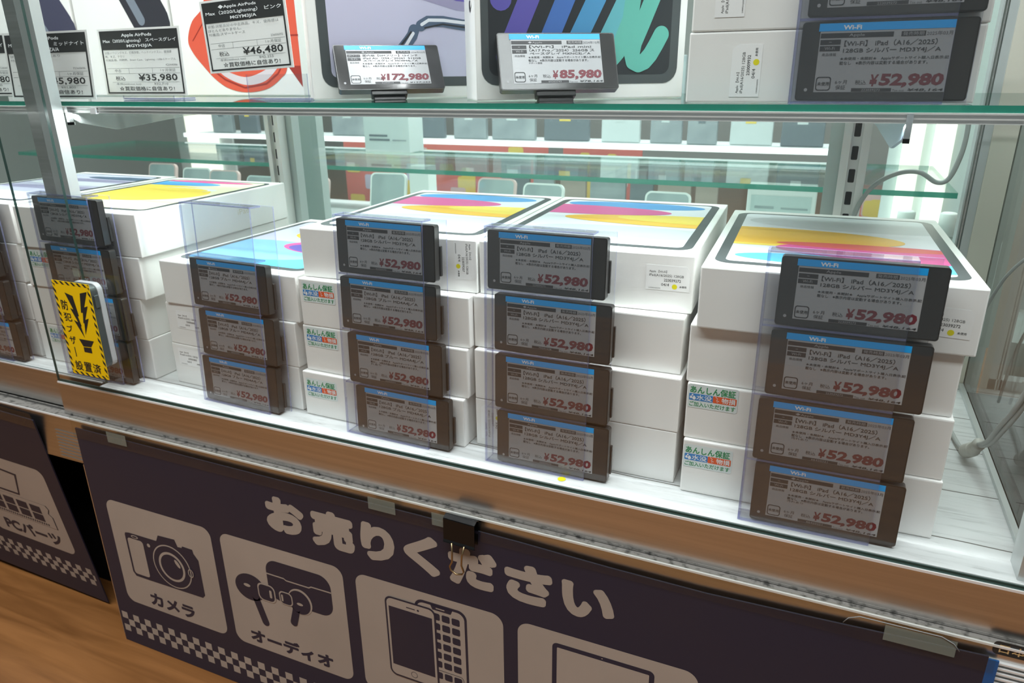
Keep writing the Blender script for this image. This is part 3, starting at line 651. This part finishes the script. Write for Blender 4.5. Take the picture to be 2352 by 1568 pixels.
C3 = ('◆Apple AirPods', 'Max（2020/Lightning） ピンク', 'MGYM3J/A', ['状態:状態良好の中古商品。キズ、使用感は', 'ほとんどありません。', '付属品:スマートケース'], [.84, .40, .44], '236006092', '46,480', '42,255')
price_card((-.851, .560, .3075), (-4, 0, 0), .133, .0675, C1, 'black-headed paper price card crossed by the aluminium centre post')
price_card((-.7505, .600, .3100), (-2, 0, 0), .1195, .0675, C2, 'black-headed paper price card for 35,980 yen, upright')
price_card((-.5950, .600, .3310), (-1, -2.6, 0), .1065, .0670, C3, 'black-headed paper price card for 46,480 yen, tilted over the red case', True)
price_card((-1.005, .585, .3100), (-3, 0, 0), .130, .0675, C1, 'black-headed paper price card cut by the left edge of the frame')
def card_stand(x, y, label):
    e = empty('card_stand', (x, y, SZ), (0, 0, 0), label, 'stand', 'clear card stands'); MB().box(0, .075, 0, .0015, .0, .024, 'acr', 'acre').obj('upright', e); MB().box(0, .075, .0016, .030, 0, .0015, 'acr', 'acre').obj('foot', e)
card_stand(-.552, .603, 'clear stand under the tilted price card')
card_stand(-.730, .603, 'clear stand behind the upright 35,980 yen price card')

# ================================================================ ALARM, TAPE, SIGN
e = empty('alarm_notice', (-.7424, .4838, .0225), (0, 0, 0), 'yellow and black striped burglar buzzer notice on the door glass', 'notice')
MB().box(0, .056, 0, .0006, 0, .1064, 'alarmy').obj('plate', e)
m_ = MB(); k = .0035
win = [(0, 0), (.056, 0), (.056, .1064), (0, .1064)]
def stripes(x0, x1, z0, z1, horiz):
    w_ = [(x0, z0), (x1, z0), (x1, z1), (x0, z1)]; L_ = (x1 - x0) if horiz else (z1 - z0); n = int(L_ / .0085)
    for i in range(-1, n + 1):
        s_ = i * .0085 + .003
        q = [(x0 + s_ + .004, z0), (x0 + s_ + .0075, z0), (x0 + s_ + .0035, z1), (x0 + s_, z1)] if horiz else [(x0, z0 + s_ + .004), (x1, z0 + s_), (x1, z0 + s_ + .0040), (x0, z0 + s_ + .008)]
        q = clip(q, w_) if True else q
        if len(q) > 2: m_.poly(q, 'kinkb', .0002)
stripes(.0, .056, .1064 - k, .1064, True); stripes(.0, .056, 0, k, True); stripes(0, k, k, .1064 - k, False); stripes(.056 - k, .056, k, .1064 - k, False)
A = lambda P: [(x * .056, (1 - y) * .1064) for x, y in P]
for P in ([(.296, .114), (.499, .14), (.553, .346), (.519, .349), (.565, .45), (.542, .454), (.583, .576), (.385, .396), (.491, .414), (.355, .272), (.438, .285)],
          [(.719, .102), (.916, .077), (.755, .243), (.856, .225), (.707, .376), (.808, .356), (.625, .54), (.662, .411), (.635, .414), (.684, .302), (.634, .305)],
          [(.404, .596), (.81, .595), (.704, .664), (.485, .672)], [(.484, .68), (.699, .673), (.692, .733), (.48, .732)]): m_.poly(A(P), 'kinkb', .0002)
for ch, u0, v0, u1, v1 in (('防', .126, .195, .305, .300), ('犯', .127, .327, .338, .419), ('ブ', .128, .462, .287, .538), ('ザ', .131, .578, .307, .668)):
    m_.text(ch, (u0 * .056, u1 * .056, .1064 * (1 - v1), .1064 * (1 - v0)), 'kinkb', .0002, .02)
m_.rect(.0116, .0128, .1064 * .198, .1064 * .303, 'kinkb', .0002)
for i, ch in enumerate('設置済'): m_.text(ch, (.0070 + i * .0140, .0190 + i * .0140, .0052, .0165), 'kinkb', .0002, .02)
part('print', m_.mesh('notice_print'), e)
e = empty('door_alarm', (-.7260, .4848, .034), (0, 0, 0), 'charcoal and grey door alarm unit behind the yellow notice', 'alarm')
def ryz(x0, x1, y0, y1, z0, z1, r, mat): return MB().prism(rr(x0, x1, z0, z1, r, 6), y0, y1, mat)
ryz(0, .0385, 0, .0085, 0, .0930, .008, 'alarmd').obj('front_shell', e, .0008)
ryz(0.0002, .0388, .0086, .0145, 0.0003, .0933, .008, 'alarml').obj('rear_shell', e, .0008)
MB().prism(rr(.0378, .0400, .068, .082, .001), .0025, .0075, 'alarmd').obj('switch', e, .0004)
tag(MB().rect(0, .010, 0, .009, 'tape', 0).obj('tape_piece', None, 0, (-.7280, .4993, .1300)), 'small strip of clear ribbed tape above the yellow notice', 'tape')

def sign_panel(name, loc, rot, wd, label):
    return empty(name, loc, rot, label, 'sign')
SG = empty('sign_board', (-.768, .4868, -.052), (0, 0, 0), 'navy buy-back sign with cream camera, earbud, phone and tablet icons', 'sign')
SW, SH = .910, .3075
MB().prism([(0, -SH), (SW, -SH), (SW, 0), (.86, -.002), (.80, -.0045), (.72, -.0072), (.64, -.0062), (.56, -.0035), (.46, -.0018), (.30, -.0018), (.15, -.0010), (0, 0)], 0, .0015, 'navy').box(SW, SW + .0065, 0, .0015, -SH, -.002, 'bluee').obj('backing_sheet', SG)
m_ = MB(); mm = lambda P: [(x / 1000, y / 1000) for x, y in P]
for x0 in (.0235, .2005, .3795, .5575, .7355): m_.poly(rr(x0, x0 + .1635, -.2365, -.0885, .0125, 8), 'cream', .00015)
def chk(m_, x0, x1, z0, s_):
    i = 0; x = x0
    while x < x1:
        for r in range(2 + (1 if True else 0)):
            if (i + r) % 2 == 0: m_.rect(x, min(x + s_, x1), z0 - (r + 1) * s_, z0 - r * s_, 'cream', .00015)
        x += s_; i += 1
chk(m_, .004, SW - .004, -.2600, .0101)
for ch, x0, x1, zb, zt in (('お', .2735, .3232, -.0650, -.0225), ('売', .3310, .3832, -.0680, -.0235), ('り', .3910, .4298, -.0670, -.0240), ('く', .4398, .4790, -.0665, -.0222), ('だ', .4881, .5378, -.0665, -.0245), ('さ', .5452, .5910, -.0665, -.0250), ('い', .5993, .6471, -.0650, -.0290)):
    m_.text(ch, (x0, x1, zb, zt), 'cream', .00015, .072, res=4)
part('lettering', m_.mesh('sign_lettering'), SG)
m_ = MB(); z1, z2, z3 = .0003, .00045, .0006
m_.poly(mm([(44.7, -133.4), (46, -130.5), (52.5, -129.2), (97.4, -128.8), (101.9, -119.9), (128.2, -118.6), (131.3, -127.7), (137.5, -127.3), (139, -124.8), (154.3, -125.2), (155.1, -130.5), (161.0, -138.3), (161, -187), (157, -191.4), (69.0, -192.7), (48.8, -192.6), (44.7, -187.0)]), 'navy', z1)
m_.poly(rr(.0480, .0735, -.1885, -.1365, .004), 'cream', z2); m_.poly(ell(.0611, -.1331, .0058, .0022, 20), 'cream', z2); m_.poly(ell(.0611, -.1331, .0040, .0012, 20), 'navy', z3); m_.poly(ell(.0827, -.1391, .0026, .0026, 16), 'cream', z2)
C_ = (.1157, -.1600)
for rd, c, zz in ((.0300, 'cream', z2), (.0283, 'navy', z3), (.0205, 'cream', .00075), (.0172, 'navy', .0009)): m_.poly(ell(C_[0], C_[1], rd, rd, 48), c, zz)
m_.poly(ell(.1262, -.1525, .0026, .0062, 20, 35), 'cream', .00105); ring(m_, ell(.1455, -.1600, .0042, .0060, 20), ell(.1455, -.1600, .0030, .0046, 20), 'cream', .0011)
m_.text('カメラ', (.0655, .1380, -.2300, -.2110), 'navy', z1, .045, res=4)
part('camera_icon', m_.mesh('camera_icon'), SG); m_ = MB()
m_.poly(rr(.2615, .3468, -.1575, -.1055, .015, 8), 'navy', z1); stroke(m_, [(.2615, -.1248), (.285, -.1250), (.2880, -.1268), (.318, -.1268), (.321, -.1248), (.3468, -.1245)], .0016, 'cream', z2, caps=False)
def bud(P, hx, hz, tip, zz):
    pass
m_.poly(ell(.2345, -.1520, .0215, .0178, 32, 10), 'navy', z1); stroke(m_, [(.2400, -.162), (.2495, -.1955)], .0100, 'navy', z1, caps=True)
m_.poly(ell(.2305, -.1500, .0048, .0022, 20), 'cream', z3)
m_.poly(rr(.2455, .2700, -.1640, -.1405, .007), 'cream', z3); m_.poly(rr(.2472, .2683, -.1623, -.1422, .006), 'navy', .00075); m_.poly(rr(.2620, .2652, -.1575, -.1470, .0015), 'cream', .0009)
m_.poly(ell(.3035, -.1500, .0160, .0168, 32), 'cream', z2); m_.poly(ell(.3025, -.1510, .0146, .0152, 32), 'navy', z3); stroke(m_, [(.2975, -.160), (.2910, -.1815)], .0092, 'navy', z3)
m_.poly(ell(.3030, -.1530, .0042, .0018, 20), 'cream', .00075)
m_.poly(rr(.2755, .2935, -.1600, -.1425, .0055), 'cream', .00075); m_.poly(rr(.2770, .2920, -.1586, -.1440, .0045), 'navy', .0009); m_.poly(rr(.2785, .2810, -.1560, -.1470, .0012), 'cream', .00105)
m_.text('オーディオ', (.2235, .3385, -.2300, -.2105), 'navy', z1, .045, res=4)
part('earbud_icon', m_.mesh('earbud_icon'), SG); m_ = MB()
m_.poly(rr(.4480, .5050, -.2020, -.0975, .0095, 8), 'navy', z1); m_.poly(rr(.4505, .5025, -.2000, -.1005, .0078, 8), 'cream', z2)
m_.poly([(.4660, -.1000), (.4900, -.1000), (.4880, -.1050), (.4680, -.1050)], 'navy', z3); m_.rect(.4720, .4815, -.1030, -.1018, 'cream', .0007)
for r in range(6):
    for c in range(3): x = .4672 + c * .0108; m_.poly(rr(x, x + .0086, -.1165 - r * .01165, -.1085 - r * .01165, .0015, 3), 'navy', z3)
ring(m_, rr(.455, .4995, -.1960, -.1785, .004), rr(.4555, .4990, -.1955, -.1790, .0036), 'navy', z3)
for c in range(3): x = .4672 + c * .0108; m_.poly(rr(x, x + .0086, -.1890, -.1810, .0015, 3), 'navy', .0007)
m_.poly(rr(.4135, .4715, -.2045, -.1045, .0080, 8), 'navy', .0008); m_.poly(rr(.4155, .4695, -.2025, -.1065, .0064, 8), 'cream', .0009); m_.rect(.4178, .4672, -.1898, -.1163, 'navy', .001)
m_.rect(.4384, .4482, -.1126, -.1115, 'navy', .001); m_.poly(ell(.4518, -.1120, .0012, .0012, 16), 'navy', .001); ring(m_, ell(.4424, -.1960, .0038, .0038, 24), ell(.4424, -.1960, .0033, .0033, 24), 'navy', .001)
m_.text('スマホ', (.425, .500, -.2325, -.2135), 'navy', z1, .045, res=3)
part('phone_icon', m_.mesh('phone_icon'), SG); m_ = MB()
m_.poly(rr(.5915, .6845, -.1950, -.1005, .0050), 'navy', z1); m_.poly(rr(.5960, .6800, -.1905, -.1050, .0010), 'cream', z2); m_.poly(ell(.638, -.1027, .0006, .0006, 12), 'cream', z2)
m_.text('タブレット', (.590, .690, -.2300, -.2110), 'navy', z1, .045, res=3)
part('tablet_icon', m_.mesh('tablet_icon'), SG)
b = MB().box(-.003, SW + .004, -.0016, -.0010, -.012, .0145, 'pvc', 'pvc').obj('clear_pocket', SG)
# tapes holding the pocket
for i, (x, wd, lab) in enumerate(((.055, .030, 'leftmost'), (.405, .030, 'middle'), (.474, .030, 'beside the binder clip'), (.845, .045, 'rightmost'))):
    tag(MB().rect(0, wd, 0, .0135, 'tape', 0).obj('tape_piece', None, 0, (-.768 + x, .4850, -.0585)), 'clear tape holding the sign pocket to the rail, %s' % lab, 'tape', 'tape pieces on the sign pocket')
# left sign, bottom tucked under
e = empty('sign_board', (-.838, .4840, -.0545), (7.5, 0, 0), 'navy computer-parts sign at the left edge, leaning under the case', 'sign')
e.rotation_euler = (R_(7.5), R_(1.5), 0)
MB().box(-.80, 0, 0, .0015, -.3035, 0, 'navy').obj('backing_sheet', e)
MB().box(-.80, .0008, -.0012, -.0006, -.012, .010, 'pvc', 'pvc').obj('clear_pocket', e)
m_ = MB(); m_.poly(rr(-.1900, -.0270, -.2260, -.0830, .0125, 8), 'cream', .00015); m_.poly(rr(-.3700, -.2070, -.2260, -.0830, .0125, 8), 'cream', .00015)
chk(m_, -.78, -.006, -.2450, .0100)
m_.text('PCパーツ', (-.1640, -.0480, -.2180, -.1960), 'navy', .0003, .045, res=4)
P0 = [(-.178, -.150), (-.172, -.186), (-.044, -.186), (-.044, -.165), (-.050, -.160), (-.046, -.152), (-.050, -.146), (-.178, -.146)]
m_.poly(P0, 'navy', .0003); m_.poly([(x * .975 - .0028, y * .985 - .0022) for x, y in P0], 'cream', .00045)
for r in range(2):
    for c in range(4): m_.rect(-.165 + c * .0265, -.144 + c * .0265, -.164 - r * .014, -.152 - r * .0140 + .0, 'navy', .0006)
for c in range(24): m_.rect(-.165 + c * .0045, -.1625 + c * .0045, -.1835, -.1800, 'navy', .0006)
ring(m_, [(-.16, -.142), (-.098, -.142), (-.086, -.104), (-.150, -.100)], [(-.155, -.139), (-.100, -.139), (-.091, -.107), (-.147, -.103)], 'navy', .0003)
part('sign_print', m_.mesh('sign_print'), e)
# binder clip
e = empty('binder_clip', (-.2790, .4800, -.0545), (0, 2, 0), 'black binder clip with a brass wire handle on the sign top', 'clip')
m_ = MB(); L0 = .031
prof = [(.0022, -.0125), (.0, -.0118), (.0028, .0), (.0072, .0), (.0075, -.0118), (.0062, -.0125)]
def sheet(pts, x0, x1, t, mat):
    b = MB()
    for (y0, z0), (y1, z1_) in zip(pts[:-1], pts[1:]):
        d = math.hypot(y1 - y0, z1_ - z0); ny, nz = -(z1_ - z0) / d * t, (y1 - y0) / d * t
        vs = [(x, y, z) for x in (x0, x1) for y, z in ((y0, z0), (y1, z1_), (y1 + ny, z1_ + nz), (y0 + ny, z0 + nz))]
        b.add(vs, [(0, 1, 2, 3), (7, 6, 5, 4), (0, 4, 5, 1), (1, 5, 6, 2), (2, 6, 7, 3), (3, 7, 4, 0)], mat)
    return b
b = sheet([(.0005, -.0145), (-.0012, -.0135), (.0, -.0115), (-.0005, .0105), (.0040, .0125), (.0075, .0105), (.0062, -.0130)], 0, L0, .0007, 'clip'); b.obj('spring_body', e)
b = MB().tube([(.0090, -.002, -.0125), (.0105, -.0042, -.0220), (.0110, -.0055, -.0300), (.0088, -.0060, -.0350), (.0100, -.0062, -.0385), (.0155, -.0065, -.0412), (.0215, -.0064, -.0395), (.0232, -.0062, -.0365), (.0205, -.0055, -.0310), (.0202, -.0042, -.0220), (.0215, -.002, -.0125)], .0009, 'brass'); b.obj('wire_handle', e)

tag(MB().poly(ell(0, 0, .0035, .0035, 24), 'yel', .0, 'xy').obj('sticker_dot', None, 0, (-.1790, .5125, .0004)), 'loose yellow dot sticker on the deck by the door glass', 'sticker')
MB().tube([(.818, -.0022, .0), (.821, -.0022, .005), (.828, -.0022, .0085), (.880, -.0022, .0085), (.888, -.0022, .005), (.892, -.0022, .0)], .00035, 'kgrey').obj('pocket_notch', SG)
# ================================================================ CABLES
def smooth(pts, n=8):
    P = [Vector(p) for p in pts]; out = []
    for i in range(len(P) - 1):
        p0, p1, p2, p3 = P[max(i - 1, 0)], P[i], P[i + 1], P[min(i + 2, len(P) - 1)]
        for k in range(n):
            t = k / n; out.append(.5 * ((2 * p1) + (-p0 + p2) * t + (2 * p0 - 5 * p1 + 4 * p2 - p3) * t * t + (-p0 + 3 * p1 - 3 * p2 + p3) * t ** 3))
    out.append(P[-1]); return out
e = empty('power_cable', (.14, .70, 0), (0, 0, 0), 'grey twin power cable with ribbed joints at the right end of the deck', 'cable')
o_ = Vector((.14, .70, 0)); q = lambda L: [Vector(p) - o_ for p in L]
b = MB().tube(smooth(q([(.150, .560, .150), (.147, .575, .111), (.145, .583, .093), (.145, .6066, .070), (.1445, .632, .043), (.144, .660, .026)])), .0019, 'cord')
b.tube(smooth(q([(.153, .560, .146), (.150, .577, .107), (.148, .585, .089), (.148, .608, .066), (.147, .634, .040), (.144, .662, .024)])), .0019, 'cord')
b.tube(smooth(q([(.142, .680, .0075), (.139, .700, .0045), (.136, .730, .0040), (.134, .765, .0030), (.128, .80, .0030)])), .0019, 'cord').obj('cord', e)
rad = []; pts = smooth(q([(.1445, .655, .029), (.1435, .667, .018), (.142, .682, .0080)]), 14)
for i in range(len(pts)): rad.append(.0046 + (.0006 if i % 3 == 0 else 0) + (.0012 if i > len(pts) * .45 else 0))
MB().tube(pts, rad, 'cord2', 14).obj('ribbed_joint', e)
pts = smooth(q([(.1500, .571, .180), (.150, .570, .160), (.150, .570, .143), (.149, .573, .118)]), 12)
MB().tube(pts, [.0052 + (.0007 if i % 3 == 0 else 0) for i in range(len(pts))], 'cord2', 14).obj('ferrite_sleeve', e)
tag(MB().tube(smooth([(.155, .60, .235), (.152, .62, .215), (.147, .655, .191), (.145, .680, .1755), (.144, .708, .155), (.1435, .745, .118), (.143, .78, .07), (.142, .80, .012)]), .0014, 'cord').obj('thin_cord'), 'thin grey cord running down behind the rightmost stack', 'cable')
tag(MB().tube(smooth([(.115, .842, .292), (.116, .842, .265), (.114, .842, .245), (.108, .842, .225), (.098, .842, .221), (.082, .842, .230), (.064, .842, .229), (.045, .842, .218), (.033, .842, .200), (.026, .842, .175), (.022, .842, .150), (.022, .842, .02)]), .0024, 'cord').obj('thin_cord'), 'grey cord looping down beside the right slotted standard', 'cable')

# ================================================================ BEYOND THE REAR GLASS
M['bg_lamp'] = pm('lamp_glow', (.9, .9, .85), .5, emit=(1, .95, .80), est=1.1)
M['bg_strip'] = pm('strip_glow', (.9, .9, .9), .5, emit=(.95, .98, 1), est=.9)
M['bg_gr'] = noisy('grey_accessory', (.22, .26, .28), (.42, .48, .48), nscale=9, rough=.4)
M['bg_dk'] = pm('dark_accessory', (.14, .17, .19), .4)
M['bg_lt'] = pm('pale_accessory', (.58, .66, .65), .5)
M['bg_yel'] = pm('yellow_label', (.80, .62, .12), .5)
M['bg_red'] = pm('poster_red', (.70, .17, .14), .6)
M['bg_pk'] = pm('pale_rose', (.72, .50, .48), .4)
M['bg_tan'] = pm('tan_packet', (.42, .34, .28), .6)
M['bg_shelfw'] = pm('pale_shelf_board', (.62, .68, .68), .5)
rc = empty('rear_showcase', (0, 1.0, FZ), (0, 0, 0), 'second glass showcase standing behind the rear glass', 'display case')
def rp(name, mb): o = mb.obj(name, rc); o.location = (0, -1.0, -FZ); return o
rp('base', MB().box(-1.9, .20, .98, 1.60, FZ + .002, .02, 'bg_shelfw'))
rp('post', MB().box(-.773, -.739, .945, .962, .021, .95, 'postg')); rp('post', MB().box(.175, .195, .945, .962, .021, .95, 'postg'))
rp('light_strip', MB().box(-1.55, .01, 1.44, 1.452, .186, .196, 'bg_strip')); rp('light_strip', MB().box(-1.55, .01, 1.44, 1.450, .160, .164, 'bg_strip'))
rp('upper_board', MB().box(-1.55, .02, 1.453, 1.58, .188, .194, 'bg_shelfw'))
t_ = empty('glass_shelf', (0, 1.05, .176), (0, 0, 0), 'blurred glass shelf with a green edge behind the rear glass', 'shelf')
MB().box(-1.62, .148, 0, .30, 0, .007, 'shelfglass', 'gedge').obj('glass_sheet', t_)
# upright accessories above the strip
ORD = 'first second third fourth fifth sixth seventh eighth ninth tenth eleventh twelfth thirteenth fourteenth fifteenth sixteenth seventeenth eighteenth'.split()
x = -1.50; i = 0; kinds = ['bg_gr', 'bg_dk', 'bg_lt', 'bg_gr', 'bg_gr', 'bg_lt', 'bg_dk', 'bg_gr']
while x < -.08:
    wd = .055 + .05 * random.random(); k = kinds[i % 8]
    b = MB().box(0, wd, 0, .012, 0, .15 + .05 * random.random(), k)
    e = empty('accessory_packet', (x, 1.485 + .02 * random.random(), .1945), (0, 0, 0), 'blurred %s packet, %s from the left above the far light strip' % ({'bg_gr': 'grey', 'bg_dk': 'dark', 'bg_lt': 'pale'}[k], ORD[i]), 'packet', 'blurred accessory packets beyond the rear glass')
    b.obj('packet', e, .002)
    MB().rect(wd * .35, wd * .60, .04, .085, 'bg_yel' if i % 4 == 1 else ('bg_lt' if i % 3 else 'bg_dk'), .0006).obj('label_patch', e)
    x += wd + .012 + .02 * random.random(); i += 1
# white box upright with grey print, above rear shelf
e = empty('retail_box', (-.876, 1.27, .184), (0, 0, 0), 'blurred tall white box with grey print behind the rear glass', 'box')
MB().box(0, .105, 0, .055, 0, .16, 'bg_lt').obj('carton', e, .001)
MB().rect(.012, .060, .022, .026, 'bg_dk', .0004).rect(.012, .055, .030, .034, 'bg_dk', .0004).rect(.066, .098, .022, .025, 'bg_gr', .0004).obj('print', e)
e = empty('retail_box', (-.113, 1.16, .0203), (0, 0, 0), 'blurred white retail box with small grey print beyond the rightmost stack', 'box')
MB().box(0, .098, 0, .040, 0, .146, 'paper').obj('carton', e, .002); MB().rect(.006, .092, .01, .132, 'bg_lt', .0004).rect(.012, .040, .112, .116, 'bg_gr', .0006).rect(.050, .088, .112, .115, 'bg_gr', .0006).rect(.014, .020, .090, .096, 'bg_dk', .0006).rect(.026, .032, .090, .096, 'bg_dk', .0006).rect(.055, .088, .088, .094, 'bg_gr', .0006).obj('print', e)
tag(MB().box(-.715, -.675, 1.17, 1.20, .0203, .172, 'paper').obj('white_pillar'), 'blurred white upright block beyond the middle stack', 'block')
# phones on stands: seen as pale rounded frames
def phone(x, y, z, wd, ht, lean, yaw, frame, label):
    e = empty('display_phone', (x, y, z), (-lean, 0, yaw), label, 'phone', 'blurred display phones beyond the rear glass')
    m_ = MB().prism(rr(0, wd, 0, ht, .010), 0, .008, frame); m_.obj('body', e)
    MB().poly(rr(.003, wd - .003, .003, ht - .003, .008), 'bg_gr', .0004).obj('screen', e)
PZ = .0205
for x, y, ht, fr_, yaw, lb in ((-1.365, 1.13, .140, 'bg_pk', 5, 'rose-edged blurred display phone, leftmost of the row'), (-1.265, 1.13, .134, 'paper', 5, 'white-edged blurred display phone beside the rose-edged one'), (-1.190, 1.13, .132, 'bg_pk', 5, 'pale pink blurred display phone beyond the yellow-topped box'),
    (-1.075, 1.11, .128, 'bg_lt', 0, 'grey blurred display phone by the slotted standard'), (-.985, 1.16, .124, 'bg_pk', 0, 'pink blurred display phone seen between the rear posts'), (-.93, 1.08, .105, 'bg_tan', -20, 'tan blurred display phone seen between the rear posts'),
    (-.790, 1.13, .142, 'paper', 8, 'white-framed blurred display phone right of the rear posts'), (-.570, 1.13, .142, 'bg_pk', 0, 'red-rimmed blurred display phone behind the middle stack'), (-.475, 1.11, .140, 'paper', 0, 'white blurred display phone between the two picture-topped stacks'), (-.268, 1.12, .135, 'paper', 0, 'white blurred display phone behind the second stack from the right'),
    (.032, 1.12, .104, 'paper', 0, 'white blurred display phone beside the right standard')):
    phone(x, y, PZ, .072, ht, 14, yaw, fr_, lb)
# posters
def poster(x, y, z, wd, ht, label):
    e = empty('sale_poster', (x, y, z), (0, 0, 0), label, 'poster', 'blurred red and yellow posters')
    MB().box(0, wd, 0, .003, 0, ht, 'bg_red').obj('sheet', e); m_ = MB()
    for k in range(int(90 * wd)):
        a_ = random.random() * (wd - .05); c_ = random.random() * (ht - .05); m_.poly(rr(a_, a_ + .02 + .03 * random.random(), c_, c_ + .02 + .04 * random.random(), .006), ['bg_yel', 'bg_yel', 'bg_pk', 'p_lav'][k % 4], .0005 + k * .00003)
    m_.obj('print', e)
poster(-1.28, 1.75, -.10, .62, .255, 'blurred red and yellow poster beyond the gap left of the middle stack')
poster(-.62, 1.75, -.10, .20, .255, 'blurred red and yellow poster strip above the middle stack')
poster(.02, 1.72, -.10, .22, .20, 'blurred red and yellow poster by the right standard')
for i, (x, wd, k) in enumerate(((-.70, .07, 'bg_dk'), (-.62, .05, 'bg_gr'), (-.555, .06, 'bg_tan'), (-.485, .08, 'bg_gr'), (-.395, .05, 'bg_dk'), (-.335, .07, 'bg_tan'), (-.255, .045, 'bg_tan'))):
    e = empty('accessory_packet', (x, 1.55, .0205), (0, 0, 0), 'blurred %s packet under the rear glass shelf, %s from the left' % ({'bg_gr': 'grey', 'bg_dk': 'dark', 'bg_tan': 'tan'}[k], ORD[i]), 'packet', 'blurred packets on the rear case floor'); MB().box(0, wd, 0, .01, 0, .135, k).obj('packet', e, .001); MB().rect(wd * .2, wd * .7, .09, .115, 'bg_lt', .0006).obj('label_patch', e)
# bright light panels
e = empty('light_panel', (.118, 1.45, .05), (0, 0, 0), 'bright white upright light panels seen at the right end', 'lamp')
MB().box(-.010, .020, 0, .01, .02, .40, 'bg_lamp').obj('tube', e); MB().box(.036, .066, 0, .01, .02, .40, 'bg_lamp').obj('tube', e); MB().box(-.03, .12, .012, .02, -.028, .42, 'bg_lt').obj('backing', e)
e = empty('light_panel', (-2.10, 2.02, -.05), (0, 0, 0), 'bright white upright light seen through the left half', 'lamp')
MB().box(-.06, .08, 0, .01, .0, .34, 'bg_lamp').obj('tube', e); MB().box(-.12, .14, .012, .02, -.30, .40, 'bg_lt').obj('backing', e)
for i, x in enumerate((.100, .150)):
    e = empty('spray_bottle', (x, 1.10, .0205), (0, 0, 0), 'blurred clear spray bottle beyond the rightmost stack, %s' % ['left one', 'right one'][i], 'bottle', 'blurred spray bottles')
    def lathe(P, mat):
        n = 16; vs = []; fs = []
        for r, z in P: vs += [(r * math.cos(2 * math.pi * k / n), r * math.sin(2 * math.pi * k / n), z) for k in range(n)]
        for j in range(len(P) - 1):
            for k in range(n): fs.append((j * n + k, j * n + (k + 1) % n, (j + 1) * n + (k + 1) % n, (j + 1) * n + k))
        return MB().add(vs, fs + [list(range(n - 1, -1, -1)), [(len(P) - 1) * n + k for k in range(n)]], mat, True)
    lathe([(.018, 0), (.019, .01), (.019, .07), (.012, .09), (.008, .10)], 'bg_lt').obj('bottle', e); lathe([(.011, .10), (.011, .128), (.008, .13)], 'paper').obj('cap', e)
# neighbouring cabinet on the right
e = empty('neighbour_cabinet', (.33, .30, FZ), (0, 0, 0), 'brownish grey neighbouring cabinet beyond the right side glass', 'cabinet')
M['nb'] = noisy('brown_grey_panel', (.26, .25, .22), (.36, .34, .30), nscale=2, rough=.3)
MB().box(0, .03, 0, 1.3, .003, 1.3, 'nb').obj('panel', e); MB().box(-.012, -.002, .62, .64, .36, 1.3, 'clip').obj('gasket', e)
MB().box(-.020, -.001, .30, 1.0, .003, .16, 'alu').obj('skirt', e)
